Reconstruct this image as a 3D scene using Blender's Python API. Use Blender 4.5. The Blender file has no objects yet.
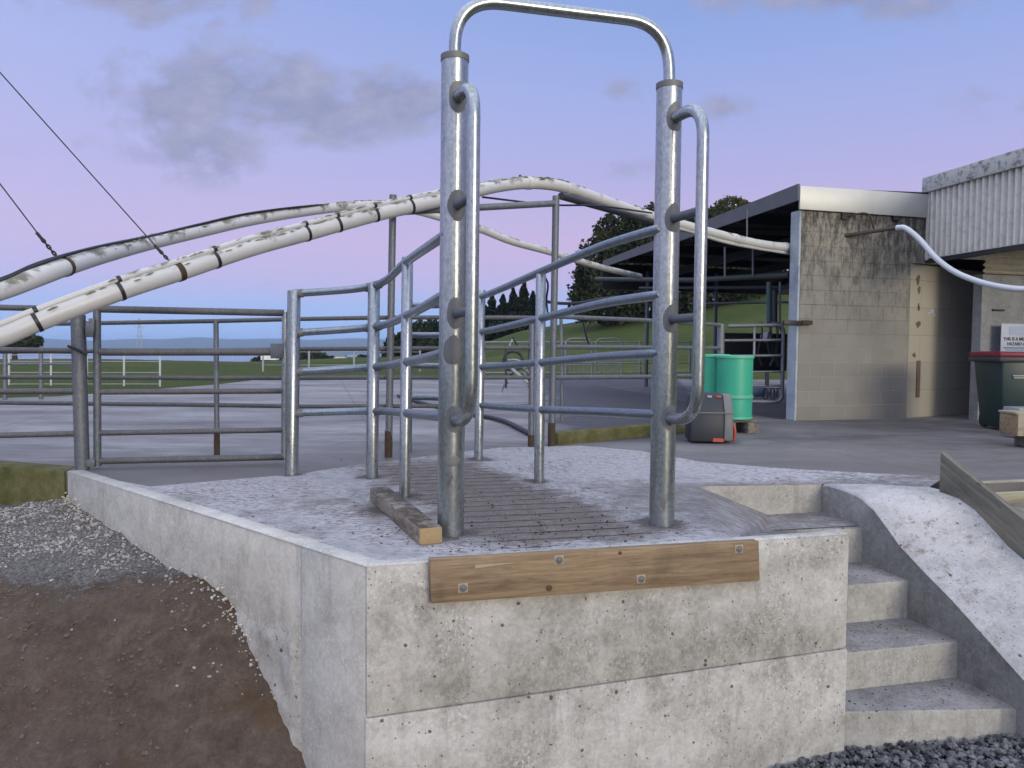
import bpy, bmesh, math, random
import numpy as np
from mathutils import Vector, Matrix, noise as mnoise
random.seed(7); RNG = np.random.default_rng(7)
S = bpy.context.scene; COL = S.collection
R = math.radians

# ------------------------------------------------------------------ camera
F = 760.0; CH = 0.95
cam_d = bpy.data.cameras.new('camera'); cam = bpy.data.objects.new('camera', cam_d); COL.objects.link(cam)
cam_d.sensor_width = 36; cam_d.lens = F/1024*36; cam_d.clip_start = 0.05; cam_d.clip_end = 30000
CR = Matrix.Rotation(math.pi/2 - math.atan(35/F), 3, 'X') @ Matrix.Rotation(R(.5), 3, 'Z')
cam.matrix_world = Matrix.Translation((0, 0, CH)) @ CR.to_4x4()
S.camera = cam
def ray(px, py): return CR @ Vector(((px-512)/F, -(py-384)/F, -1))
def P(px, py, Y):
    d = ray(px, py); k = Y/d.y
    return Vector((d.x*k, Y, CH+d.z*k))
def G(px, py, z=0.0):
    d = ray(px, py); k = (z-CH)/d.z
    return Vector((d.x*k, d.y*k, z))
U = Vector((.9700, .2431, 0)); V = Vector((-.2431, .9700, 0)); Z = Vector((0, 0, 1))

# ------------------------------------------------------------------ objects
def tag(o, label=None, cat=None, group=None, kind=None):
    if label: o['label'] = label
    if cat: o['category'] = cat
    if group: o['group'] = group
    if kind: o['kind'] = kind
    return o
def empty(name, loc, label, cat, group=None):
    o = bpy.data.objects.new(name, None); COL.objects.link(o); o.location = loc; o.empty_display_size = .1
    return tag(o, label, cat, group)
def root_loc(o):
    v = Vector(o.location)
    while o.parent: o = o.parent; v += Vector(o.location)
    return v
class MB:
    def __init__(s): s.v = []; s.f = []
    def add(s, vs, fs):
        n = len(s.v); s.v += [tuple(x) for x in vs]; s.f += [tuple(n+i for i in f) for f in fs]; return s
    def box(s, c, h, ax=(U, V, Z)):
        c = Vector(c); vs = []
        for k in range(8):
            vs.append(c + ax[0]*(h[0]*(1 if k & 1 else -1)) + ax[1]*(h[1]*(1 if k & 2 else -1)) + ax[2]*(h[2]*(1 if k & 4 else -1)))
        return s.add(vs, [(0,2,3,1),(4,5,7,6),(0,1,5,4),(2,6,7,3),(0,4,6,2),(1,3,7,5)])
    def prism(s, poly, off):            # polygon (3d points) extruded by a vector
        off = Vector(off); n = len(poly); vs = [Vector(p) for p in poly]; vs += [p+off for p in vs]
        return s.add(vs, [tuple(range(n-1, -1, -1)), tuple(range(n, 2*n))] + [(i, (i+1) % n, n+(i+1) % n, n+i) for i in range(n)])
    def tube(s, pts, r, seg=14, cap=True):
        pts = [Vector(p) for p in pts]; n = len(pts)
        rs = r if isinstance(r, (list, tuple)) else [r]*n
        t0 = (pts[1]-pts[0]).normalized()
        a = t0.cross(Z) if abs(t0.z) < .9 else t0.cross(Vector((1, 0, 0)))
        a.normalize(); vs = []
        for i in range(n):
            t = (pts[min(i+1, n-1)]-pts[max(i-1, 0)]).normalized()
            a = (a - t*a.dot(t)).normalized(); b = t.cross(a)
            for k in range(seg):
                w = 2*math.pi*k/seg; vs.append(pts[i] + (a*math.cos(w)+b*math.sin(w))*rs[i])
        fs = [(i*seg+k, i*seg+(k+1) % seg, (i+1)*seg+(k+1) % seg, (i+1)*seg+k) for i in range(n-1) for k in range(seg)]
        if cap: fs += [tuple(range(seg-1, -1, -1)), tuple((n-1)*seg+k for k in range(seg))]
        return s.add(vs, fs)
    def lathe(s, c, prof, seg=28, ax=Z):
        c = Vector(c); ax = Vector(ax).normalized()
        a = ax.cross(Vector((1, 0, 0))) if abs(ax.x) < .9 else ax.cross(Z); a.normalize(); b = ax.cross(a)
        vs = []; n = len(prof)
        for (r, h) in prof:
            for k in range(seg):
                w = 2*math.pi*k/seg; vs.append(c+ax*h+(a*math.cos(w)+b*math.sin(w))*max(r, 1e-4))
        fs = [(i*seg+k, i*seg+(k+1) % seg, (i+1)*seg+(k+1) % seg, (i+1)*seg+k) for i in range(n-1) for k in range(seg)]
        fs += [tuple(range(seg-1, -1, -1)), tuple((n-1)*seg+k for k in range(seg))]
        return s.add(vs, fs)
    def build(s, name, mat, parent=None, bevel=0, smooth=True, base=None, angle=38):
        me = bpy.data.meshes.new(name)
        if parent is not None: off = root_loc(parent)
        elif base is not None: off = Vector(base)
        else: off = Vector((0, 0, 0))
        me.from_pydata([(x-off.x, y-off.y, z-off.z) for x, y, z in s.v], [], s.f)
        bm = bmesh.new(); bm.from_mesh(me)
        bmesh.ops.recalc_face_normals(bm, faces=bm.faces)
        if bevel:
            es = [e for e in bm.edges if len(e.link_faces) == 2 and e.calc_face_angle(0) > .6]
            bmesh.ops.bevel(bm, geom=es, offset=bevel, segments=2, affect='EDGES', profile=.5, clamp_overlap=True)
        bm.to_mesh(me); bm.free()
        if smooth:
            me.polygons.foreach_set('use_smooth', [True]*len(me.polygons)); me.set_sharp_from_angle(angle=R(angle))
        me.materials.append(mat); me.update()
        o = bpy.data.objects.new(name, me); COL.objects.link(o)
        if parent is not None: o.parent = parent
        else: o.location = off
        return o
def curve(pts, n=6):                    # Catmull-Rom through points
    p = [Vector(q) for q in pts]; p = [2*p[0]-p[1]]+p+[2*p[-1]-p[-2]]; out = []
    for i in range(1, len(p)-2):
        for k in range(n):
            t = k/n; a, b, c, d = p[i-1:i+3]
            out.append(.5*((2*b)+(c-a)*t+(2*a-5*b+4*c-d)*t*t+(3*b-a-3*c+d)*t**3))
    return out+[p[-2]]
def fillet(pts, r, n=8):
    p = [Vector(q) for q in pts]; out = [p[0]]
    for i in range(1, len(p)-1):
        rr = r[i-1] if isinstance(r, (list, tuple)) else r
        a = (p[i-1]-p[i]).normalized(); b = (p[i+1]-p[i]).normalized(); A = p[i]+a*rr; B = p[i]+b*rr
        for k in range(n+1):
            t = k/n; out.append(A*(1-t)**2+p[i]*2*t*(1-t)+B*t*t)
    return out+[p[-1]]

# ------------------------------------------------------------------ materials
class NT:
    def __init__(s, name, world=False):
        s.m = bpy.data.materials.new(name); s.m.use_nodes = True; s.t = s.m.node_tree
        s.b = s.t.nodes['Principled BSDF']; s.co = s.n('ShaderNodeNewGeometry').outputs['Position'] if world else s.n('ShaderNodeTexCoord').outputs['Object']
    def n(s, typ, **kw):
        nd = s.t.nodes.new(typ)
        for k, v in kw.items(): setattr(nd, k, v)
        return nd
    def put(s, sock, v):
        if hasattr(v, 'is_output') or isinstance(v, bpy.types.NodeSocket): s.t.links.new(v, sock)
        else:
            if sock.type == 'RGBA' and not isinstance(v, (int, float)) and len(v) == 3: v = (*v, 1)
            sock.default_value = v
    def noise(s, scale, detail=4, rough=.55, vec=None, dist=0):
        nd = s.n('ShaderNodeTexNoise'); s.put(nd.inputs['Vector'], vec or s.co)
        nd.inputs['Scale'].default_value = scale; nd.inputs['Detail'].default_value = detail
        nd.inputs['Roughness'].default_value = rough; nd.inputs['Distortion'].default_value = dist
        return nd.outputs['Fac']
    def voro(s, scale, vec=None, out='Distance', feature='F1', rnd=1):
        nd = s.n('ShaderNodeTexVoronoi', feature=feature); s.put(nd.inputs['Vector'], vec or s.co)
        nd.inputs['Scale'].default_value = scale; nd.inputs['Randomness'].default_value = rnd
        return nd.outputs[out]
    def ramp(s, fac, stops):
        nd = s.n('ShaderNodeValToRGB'); s.put(nd.inputs[0], fac); e = nd.color_ramp.elements
        while len(e) < len(stops): e.new(.5)
        for i, (p, c) in enumerate(stops):
            e[i].position = p; c = (c, c, c) if isinstance(c, (int, float)) else c; e[i].color = (*c, 1)
        return nd.outputs[0]
    def math(s, op, a, b=0.0, c=None, clamp=False):
        nd = s.n('ShaderNodeMath', operation=op, use_clamp=clamp); s.put(nd.inputs[0], a); s.put(nd.inputs[1], b)
        if c is not None: s.put(nd.inputs[2], c)
        return nd.outputs[0]
    def mix(s, fac, a, b, mode='MIX'):
        nd = s.n('ShaderNodeMix', data_type='RGBA', blend_type=mode)
        s.put(nd.inputs[0], fac); s.put(nd.inputs[6], a); s.put(nd.inputs[7], b); return nd.outputs[2]
    def map(s, scale=(1, 1, 1), loc=(0, 0, 0), rot=(0, 0, 0), vec=None):
        nd = s.n('ShaderNodeMapping'); s.put(nd.inputs[0], vec or s.co)
        nd.inputs['Scale'].default_value = scale; nd.inputs['Location'].default_value = loc; nd.inputs['Rotation'].default_value = rot
        return nd.outputs[0]
    def dot(s, v, vec=None):
        nd = s.n('ShaderNodeVectorMath', operation='DOT_PRODUCT'); s.put(nd.inputs[0], vec or s.co); nd.inputs[1].default_value = v
        return nd.outputs['Value']
    def comb(s, x, y, z=0.0):
        nd = s.n('ShaderNodeCombineXYZ'); s.put(nd.inputs[0], x); s.put(nd.inputs[1], y); s.put(nd.inputs[2], z); return nd.outputs[0]
    def bump(s, h, strength=.3, dist=.01):
        nd = s.n('ShaderNodeBump'); s.put(nd.inputs['Height'], h); nd.inputs['Strength'].default_value = strength; nd.inputs['Distance'].default_value = dist
        s.t.links.new(nd.outputs[0], s.b.inputs['Normal'])
    def set(s, col=None, rough=None, metal=None, spec=None):
        for k, v in (('Base Color', col), ('Roughness', rough), ('Metallic', metal), ('Specular IOR Level', spec)):
            if v is not None: s.put(s.b.inputs[k], v)
        return s.m
def simple(name, col, rough=.6, metal=0, var=.25, scale=8, bump=0):
    t = NT(name); n = t.noise(scale, 5, .6)
    c = t.mix(n, tuple(x*(1-var) for x in col), tuple(min(1, x*(1+var)) for x in col))
    if bump: t.bump(t.noise(scale*6, 4), bump, .005)
    return t.set(c, rough, metal)

def m_galv(name, a, b, r0, r1, metal=1.0, drips=True):
    t = NT(name)
    st = t.noise(5, 6, .65, t.map((3, 3, .5)))
    sp = t.noise(70, 3, .6, t.map((1, 1, .6)))
    c = t.mix(st, a, b); c = t.mix(.35, c, t.ramp(sp, [(.3, .2), (.7, .8)]), 'OVERLAY')
    if drips:
        d = t.ramp(t.noise(13, 6, .7, t.map((1.6, 1.6, .7))), [(.60, 0), (.68, 1)])
        c = t.mix(t.math('MULTIPLY', d, .55), c, (.17, .16, .155))
        spk = t.ramp(t.voro(26), [(.05, 1), (.09, 0)])
        c = t.mix(t.math('MULTIPLY', spk, t.ramp(t.noise(4, 2), [(.5, 0), (.62, .8)])), c, (.07, .055, .045))
    rr = t.math('ADD', r0, t.math('MULTIPLY', t.noise(9, 5, .6, t.map((2, 2, .6))), r1-r0))
    t.bump(t.math('ADD', t.noise(55, 4, .6, t.map((1, 1, .5))), t.math('MULTIPLY', t.noise(9, 3, .5, t.map((1.5, 1.5, .6))), 2.2)), .14, .004)
    return t.set(c, rr, metal)
GALV = m_galv('galvanised_steel', (.47, .50, .505), (.26, .29, .30), .19, .38, .88)
GALV_RAIL = m_galv('galvanised_rail', (.33, .38, .41), (.21, .245, .275), .22, .42, .94, False)
GALV_OLD = m_galv('weathered_galvanised', (.20, .215, .235), (.11, .12, .135), .45, .7, .5, False)
GALV_DARK = m_galv('dull_dark_rail', (.15, .155, .165), (.085, .086, .09), .5, .75, .4, False)
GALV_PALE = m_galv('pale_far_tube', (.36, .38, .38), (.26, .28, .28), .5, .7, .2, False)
ZINC = simple('cold_zinc_paint', (.17, .175, .175), .6, .3, .25, 14)
RUST = simple('rust', (.055, .036, .022), .85, 0, .5, 20, .3)
BLACK = simple('black_rubber', (.012, .012, .016), .5, 0, .3, 20)
STEELDK = simple('dark_steel', (.045, .048, .055), .55, .4, .3, 12)

def m_concrete(name, lo, hi, pits=True, streak=True, mud=0):
    t = NT(name)
    big = t.noise(2.2, 6, .62); fine = t.noise(38, 7, .78); mid = t.noise(8, 6, .72, dist=.5)
    f = t.math('ADD', t.math('MULTIPLY', big, .5), t.math('ADD', t.math('MULTIPLY', mid, .35), t.math('MULTIPLY', fine, .34)))
    c = t.ramp(f, [(.50, lo), (.60, tuple((p+q)/2 for p, q in zip(lo, hi))), (.71, hi)])
    if streak:
        sv = t.noise(9, 5, .7, t.map((1, 1, .16)))
        c = t.mix(t.ramp(sv, [(.54, 0), (.7, .45)]), c, tuple(x*.62 for x in lo))
        lt = t.ramp(t.noise(6, 6, .75, t.map((1, 1, .45), (3, 5, 1))), [(.55, 0), (.72, .5)])
        c = t.mix(lt, c, tuple(min(1, x*1.18) for x in hi))
    fl = t.math('MULTIPLY', t.ramp(t.noise(75, 5, .8, t.map((1, 1, .7))), [(.52, 0), (.62, 1)]), t.ramp(t.noise(3.4, 6, .7, t.map(loc=(5, 2, 1))), [(.42, .08), (.62, .75)]))
    c = t.mix(fl, c, tuple(min(1, x*1.22) for x in hi))
    dk = t.math('MULTIPLY', t.ramp(t.noise(62, 5, .8, t.map((1, 1, .8), (9, 1, 4))), [(.56, 0), (.66, 1)]), t.ramp(t.noise(2.7, 6, .7, t.map(loc=(1, 8, 3))), [(.42, .04), (.62, .38)]))
    c = t.mix(dk, c, tuple(x*.62 for x in lo))
    if mud:
        mm = t.math('MULTIPLY', t.ramp(t.noise(15, 8, .82), [(.53, 0), (.63, 1)]), t.ramp(t.noise(1.9, 5, .65, t.map(loc=(2, 4, 6))), [(.42, .1), (.58, 1)]))
        c = t.mix(t.math('MULTIPLY', mm, mud), c, (.175, .135, .10))
    h = t.math('ADD', t.math('MULTIPLY', fine, .5), mid)
    if pits:
        v = t.voro(11, t.mix(.06, t.co, t.n('ShaderNodeTexNoise').outputs['Color'], 'ADD'))
        gate = t.ramp(t.voro(11, out='Color'), [(.42, 0), (.5, 1)])
        sz = t.ramp(t.math('ADD', v, t.math('MULTIPLY', t.math('SUBTRACT', fine, .5), .12)), [(.085, 1), (.125, 0)])
        v2 = t.ramp(t.voro(34), [(.10, 1), (.17, 0)]); g2 = t.ramp(t.voro(34, out='Color'), [(.52, 0), (.56, 1)])
        pit = t.math('MAXIMUM', t.math('MULTIPLY', sz, gate), t.math('MULTIPLY', v2, g2))
        c = t.mix(t.math('MULTIPLY', pit, .85), c, (.06, .055, .05)); h = t.math('SUBTRACT', h, pit)
    t.bump(h, .35, .006)
    return t.set(c, .88, 0, .3)
CONC = m_concrete('formed_concrete', (.30, .29, .25), (.62, .605, .55))
CONC_SIDE = m_concrete('formed_concrete_side', (.38, .37, .325), (.60, .59, .54), False)
CONC_ROUGH = m_concrete('rough_concrete', (.30, .29, .26), (.52, .51, .465), True, False)
CONC_STEP = m_concrete('step_concrete', (.30, .29, .25), (.50, .49, .44), False, True, .35)
CONC_DARK = m_concrete('darker_side_concrete', (.15, .15, .145), (.31, .31, .30), False)
TREAD = m_concrete('dirty_tread_concrete', (.16, .155, .15), (.34, .335, .33), True, False, .9)

def m_deck():
    t = NT('trowelled_deck_concrete', True)
    big = t.noise(1.3, 6, .65); fine = t.noise(48, 5, .75); mid = t.noise(12, 6, .7)
    c = t.ramp(t.math('ADD', t.math('MULTIPLY', big, .5), t.math('MULTIPLY', mid, .5)), [(.36, (.30, .30, .31)), (.6, (.52, .51, .52))])
    spk = t.ramp(t.math('MULTIPLY', t.noise(20, 7, .8, t.map((1, 2.2, 1))), t.math('ADD', .62, t.math('MULTIPLY', big, .75))), [(.50, 0), (.60, 1)])
    c = t.mix(t.math('MULTIPLY', spk, .85), c, (.10, .085, .075))
    # dung tracked along the race corridor, with grooves across it
    v = t.dot((-.2431, .97, 0)); u = t.dot((.97, .2431, 0))
    # corridor: centre drifts left with depth
    cu = t.math('SUBTRACT', u, t.math('SUBTRACT', 1.20, t.math('MULTIPLY', t.math('SUBTRACT', v, 3.8), .19)))
    wob = t.math('MULTIPLY', t.math('SUBTRACT', t.noise(3.5, 6, .75), .5), 1.1)
    d = t.math('ADD', t.math('ABSOLUTE', cu), wob)
    m1 = t.ramp(d, [(.36, 1), (.62, 0)])
    vv = t.math('ADD', v, wob)
    m2 = t.math('MULTIPLY', t.ramp(t.math('MULTIPLY', vv, .1), [(.343, 0), (.360, 1), (.60, 1), (.67, 0)]), m1)
    dirt = t.ramp(t.noise(16, 6, .75), [(.3, (.085, .070, .058)), (.7, (.20, .172, .148))])
    c = t.mix(t.math('MULTIPLY', m2, t.ramp(mid, [(.2, 1), (.8, .72)])), c, dirt)
    sx = t.math('FRACT', t.math('MULTIPLY', t.math('ADD', v, t.math('MULTIPLY', t.noise(3, 3), .03)), 7.2))
    gr = t.math('MULTIPLY', t.ramp(sx, [(.0, 1), (.10, 1), (.19, 0)]), t.math('MULTIPLY', m2, t.ramp(t.noise(5, 4), [(.3, .35), (.55, 1)])))
    c = t.mix(t.math('MULTIPLY', gr, .95), c, (.022, .019, .017))
    # dirt on the landing
    lu = t.math('MULTIPLY', t.math('ADD', u, t.math('MULTIPLY', wob, .5)), .25); lv = t.math('MULTIPLY', t.math('ADD', v, t.math('MULTIPLY', wob, .25)), .1)
    ld = t.math('MULTIPLY', t.math('MULTIPLY', t.ramp(lu, [(.44, 0), (.52, 1)]), t.ramp(lv, [(.345, 0), (.365, 1), (.485, 1), (.50, 0)])), t.ramp(t.noise(7, 7, .8), [(.35, .25), (.6, .85)]))
    c = t.mix(ld, c, (.13, .12, .115))
    pd = t.ramp(t.math('MULTIPLY', t.noise(2.6, 7, .8, t.map(loc=(3, 1, 0))), t.ramp(lv, [(.33, .6), (.42, 1), (.5, 1), (.56, .7)])), [(.47, 0), (.60, .7)])
    c = t.mix(pd, c, (.15, .135, .122))
    pm = None
    for (px_, py_, rr_) in ((-.315, 3.86, .30), (.81, 4.12, .30), (-.69, 4.84, .22), (.19, 5.42, .18), (-1.03, 5.54, .2), (-1.64, 5.64, .2), (-.28, 6.47, .25), (-.75, 4.4, .25)):
        vd = t.n('ShaderNodeVectorMath', operation='DISTANCE'); t.put(vd.inputs[0], t.co); vd.inputs[1].default_value = (px_, py_, 0)
        q_ = t.math('SUBTRACT', 1.0, t.math('DIVIDE', vd.outputs['Value'], rr_), clamp=True); pm = q_ if pm is None else t.math('MAXIMUM', pm, q_)
    pm = t.ramp(t.math('ADD', t.math('MULTIPLY', pm, .8), t.math('MULTIPLY', t.math('SUBTRACT', t.noise(14, 8, .8), .5), 1.6)), [(.28, 0), (.50, .85)])
    pm = t.math('MULTIPLY', pm, 1.0)
    c = t.mix(pm, c, (.075, .062, .052))
    t.bump(t.math('SUBTRACT', t.math('ADD', fine, t.math('MULTIPLY', mid, .8)), t.math('MULTIPLY', gr, 1.5)), .55, .008)
    return t.set(c, .82, 0, .35)
DECK = m_deck()
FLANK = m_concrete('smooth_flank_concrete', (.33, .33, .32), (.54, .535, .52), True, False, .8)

def m_yard():
    t = NT('worn_yard_concrete', True)
    big = t.noise(.35, 7, .65, t.map((1, 2.2, 1))); mid = t.noise(2.2, 6, .7, t.map((1, 3, 1))); fine = t.noise(30, 4, .7)
    c = t.ramp(t.math('ADD', t.math('MULTIPLY', big, .6), t.math('MULTIPLY', mid, .4)), [(.38, (.10, .094, .088)), (.5, (.20, .193, .19)), (.62, (.32, .31, .305))])
    crk = t.ramp(t.voro(.55, t.mix(.12, t.co, t.n('ShaderNodeTexNoise').outputs['Color'], 'ADD'), 'Distance', 'DISTANCE_TO_EDGE'), [(.004, 1), (.012, 0)])
    sp = t.n('ShaderNodeSeparateXYZ'); t.put(sp.inputs[0], t.co)
    wet = t.math('ADD', t.math('SUBTRACT', sp.outputs[0], .35), t.math('MULTIPLY', t.math('SUBTRACT', big, .5), 3.0))
    wet = t.math('MULTIPLY', t.ramp(wet, [(.0, 0), (.55, 1)]), t.ramp(t.math('MULTIPLY', t.math('ADD', sp.outputs[1], t.math('MULTIPLY', mid, 1.2)), .1), [(.80, 0), (.88, 1)]))
    wet = t.math('MULTIPLY', wet, t.ramp(t.math('SUBTRACT', sp.outputs[0], t.math('MULTIPLY', sp.outputs[1], .18)), [(.9, 1), (1.0, .35)]))
    c = t.mix(t.math('MULTIPLY', wet, .93), c, (.038, .038, .046))
    nb = t.math('MULTIPLY', t.math('ADD', t.dot((-.2431, .97, 0)), t.math('MULTIPLY', t.math('SUBTRACT', mid, .5), 1.6)), .1)
    c = t.mix(t.ramp(nb, [(.55, .75), (.66, .6), (.72, 0)]), c, (.135, .125, .118))
    c = t.mix(t.math('MULTIPLY', crk, .12), c, (.05, .05, .05))
    st = t.ramp(t.noise(1.1, 7, .75, t.map((1, 2.5, 1), (4, 9, 0))), [(.58, 0), (.70, .7)])
    c = t.mix(st, c, (.085, .08, .08))
    for ax_ in ((.97, .2431, 0), (-.2431, .97, 0)):
        jf = t.math('ABSOLUTE', t.math('SUBTRACT', t.math('FRACT', t.math('ADD', t.math('MULTIPLY', t.dot(ax_), .24), .37)), .5))
        c = t.mix(t.math('MULTIPLY', t.ramp(jf, [(.0015, 1), (.005, 0)]), t.ramp(mid, [(.35, .2), (.6, .6)])), c, (.06, .058, .056))
    c = t.mix(.15, c, fine, 'OVERLAY')
    t.bump(t.math('ADD', fine, mid), .3, .006)
    return t.set(c, t.ramp(mid, [(.3, .5), (.7, .8)]), 0, .4)
YARD = m_yard()
DARKFLOOR = simple('dark_floor_concrete', (.075, .072, .078), .6, 0, .4, 3)
def m_dirt():
    t = NT('bank_soil')
    n = t.noise(6, 9, .80, dist=.3); f = t.noise(40, 6, .8)
    c = t.ramp(t.math('ADD', t.math('MULTIPLY', n, .7), t.math('MULTIPLY', f, .3)), [(.34, (.070, .053, .041)), (.52, (.140, .110, .086)), (.68, (.22, .178, .142))])
    yel = t.ramp(t.noise(1.7, 4, .6, t.map(loc=(2.3, 1.1, 0))), [(.58, 0), (.70, .7)])
    c = t.mix(yel, c, (.115, .068, .03))
    # gravel spread over the top of the bank
    sp = t.n('ShaderNodeSeparateXYZ'); t.put(sp.inputs[0], t.co)
    g = t.math('ADD', t.math('MULTIPLY', t.math('SUBTRACT', sp.outputs[1], 4.36), 1.5), t.math('MULTIPLY', t.math('SUBTRACT', t.noise(3.4, 9, .82), .5), 2.4))
    g = t.ramp(t.math('ADD', g, .5), [(.42, 0), (.62, 1)])
    gv = t.ramp(t.voro(95, out='Color'), [(.1, (.11, .10, .09)), (.5, (.20, .19, .18)), (.9, (.32, .31, .30))])
    c = t.mix(g, c, gv)
    t.bump(t.math('ADD', t.math('ADD', n, f), t.math('MULTIPLY', t.voro(95), g)), .8, .03)
    return t.set(c, .95, 0, .15)
DIRT = m_dirt()
def m_stone(name, a, b):
    t = NT(name); c = t.ramp(t.voro(22, out='Color'), [(.15, a), (.85, b)])
    t.bump(t.noise(80, 4), .4, .004); return t.set(c, .75, 0, .4)
STONE_PALE = m_stone('pale_gravel_stone', (.17, .16, .15), (.42, .41, .40))
STONE_DARK = m_stone('dark_gravel_stone', (.042, .044, .048), (.19, .195, .20))
CLOD = simple('soil_clod', (.125, .098, .080), .95, 0, .4, 18, .4)
CRUMB = simple('dung_crumb', (.05, .04, .032), .95, 0, .4, 30)
def m_wood(name, a, b, ax, scale=9, knots=True):
    t = NT(name); u = t.dot(tuple(ax)); o = t.co
    nd = t.n('ShaderNodeVectorMath', operation='SCALE'); nd.inputs[0].default_value = tuple(ax); t.put(nd.inputs['Scale'], t.math('MULTIPLY', u, -.93))
    ad = t.n('ShaderNodeVectorMath', operation='ADD'); t.put(ad.inputs[0], o); t.put(ad.inputs[1], nd.outputs[0]); v = ad.outputs[0]
    g = t.noise(scale*3, 6, .65, v, .6); g2 = t.noise(scale*14, 4, .6, v)
    c = t.ramp(t.math('ADD', t.math('MULTIPLY', g, .7), t.math('MULTIPLY', g2, .3)), [(.34, a), (.62, b)])
    if knots:
        k = t.voro(3.1); c = t.mix(t.ramp(k, [(.03, .8), (.08, 0)]), c, tuple(x*.35 for x in a))
    c = t.mix(t.ramp(t.noise(3.5, 5, .7), [(.5, 0), (.75, .5)]), c, tuple(x*.6 for x in a))
    t.bump(t.math('ADD', g, g2), .3, .004); return t.set(c, .78, 0, .3)
WOOD = m_wood('new_pine', (.16, .108, .065), (.36, .265, .155), U)
WOOD_OLD = m_wood('weathered_timber', (.10, .095, .075), (.24, .23, .18), (.243, -.86, -.45))
WOOD_PALE = m_wood('pale_timber', (.25, .23, .15), (.42, .39, .28), U)
WOOD_BEAM = m_wood('muddy_timber', (.075, .058, .042), (.34, .30, .235), V)
WOOD_END = simple('cut_pine_end', (.36, .255, .13), .8, 0, .2, 40)
FPOST = simple('dull_white_paint', (.46, .48, .46), .7, 0, .1, 6)
MUDTOP = NT('muddy_timber_top'); MUDTOP = MUDTOP.set(MUDTOP.mix(MUDTOP.ramp(MUDTOP.noise(7, 7, .75), [(.40, 0), (.55, 1)]), (.30, .275, .24), (.075, .058, .044)), .95)
KNOT = simple('wood_knot', (.10, .05, .025), .7, 0, .3, 40)
SPLIT = simple('fresh_wood', (.40, .325, .22), .7, 0, .2, 30)
def m_moss():
    t = NT('mossy_concrete'); n = t.noise(4, 7, .75)
    c = t.ramp(n, [(.3, (.055, .065, .02)), (.5, (.12, .115, .05)), (.7, (.20, .185, .12))])
    t.bump(t.noise(30, 5, .7), .7, .01); return t.set(c, .95, 0, .2)
MOSS = m_moss()
def m_block():
    t = NT('lichen_stained_block'); sp = t.n('ShaderNodeSeparateXYZ'); t.put(sp.inputs[0], t.co)
    u = t.dot((.97, .2431, 0)); z = sp.outputs[2]; uv = t.comb(u, z)
    br = t.n('ShaderNodeTexBrick'); t.put(br.inputs['Vector'], uv)
    for k, v in (('Scale', 1), ('Brick Width', .4), ('Row Height', .2), ('Mortar Size', .006), ('Mortar Smooth', .3), ('Bias', 0)): br.inputs[k].default_value = v
    br.inputs['Color1'].default_value = (.245, .235, .20, 1); br.inputs['Color2'].default_value = (.275, .265, .23, 1); br.inputs['Mortar'].default_value = (.31, .30, .265, 1)
    mc = t.mix(t.ramp(t.math('MULTIPLY', z, .333), [(.3, 0), (.5, 1)]), (.33, .32, .285), (.12, .115, .095))
    c = t.mix(br.outputs['Fac'], br.outputs['Color'], mc)
    c = t.mix(t.ramp(t.noise(1.4, 6, .7), [(.3, 0), (.75, .5)]), c, (.20, .20, .185))
    tn = t.ramp(t.noise(2.1, 6, .7, t.map(loc=(1, 7, 3))), [(.4, 0), (.62, .6)]); c = t.mix(t.math('MULTIPLY', tn, t.ramp(t.math('MULTIPLY', z, .333), [(.35, 0), (.6, 1)])), c, (.36, .33, .26))
    up = t.ramp(t.math('MULTIPLY', z, .333), [(.30, 0), (.62, .6), (.9, 1)])
    ln = t.noise(11, 9, .82, t.map((1, 1, .35))); st = t.ramp(t.math('ADD', ln, t.math('MULTIPLY', up, .12)), [(.55, 0), (.67, 1)])
    c = t.mix(t.math('MULTIPLY', st, t.math('MULTIPLY', up, .92)), c, (.055, .052, .042))
    fi = t.ramp(t.noise(26, 8, .85), [(.54, 0), (.64, 1)])
    c = t.mix(t.math('MULTIPLY', fi, t.math('MULTIPLY', up, .8)), c, (.085, .08, .062))
    gr = t.ramp(t.noise(.9, 5, .6, t.map(loc=(4, 2, 7))), [(.5, 0), (.68, .45)])
    c = t.mix(gr, c, (.17, .175, .165))
    t.bump(t.math('ADD', t.math('MULTIPLY', br.outputs['Fac'], -1.2), t.noise(50, 4)), .5, .008)
    return t.set(c, .9, 0, .2)
BLOCK = m_block()
def m_cream():
    t = NT('cream_painted_block'); sp = t.n('ShaderNodeSeparateXYZ'); t.put(sp.inputs[0], t.co)
    br = t.n('ShaderNodeTexBrick'); t.put(br.inputs['Vector'], t.comb(t.dot((.85, .53, 0)), sp.outputs[2]))
    for k, v in (('Scale', 1), ('Brick Width', .8), ('Row Height', .4), ('Mortar Size', .006), ('Mortar Smooth', .3)): br.inputs[k].default_value = v
    for k, v in (('Color1', (.37, .35, .285)), ('Color2', (.40, .38, .31)), ('Mortar', (.31, .275, .20))): br.inputs[k].default_value = (*v, 1)
    c = t.mix(t.ramp(t.noise(2.2, 6, .7), [(.5, 0), (.72, .4)]), br.outputs['Color'], (.36, .32, .24))
    t.bump(t.math('MULTIPLY', br.outputs['Fac'], -1), .4, .006); return t.set(c, .7)
CREAM = m_cream()
BLUEWASH = m_concrete('whitewashed_block_end', (.25, .29, .32), (.42, .47, .51), False)
FLASH = simple('zinc_flashing', (.50, .51, .48), .5, .3, .18, 2.5)
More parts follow.
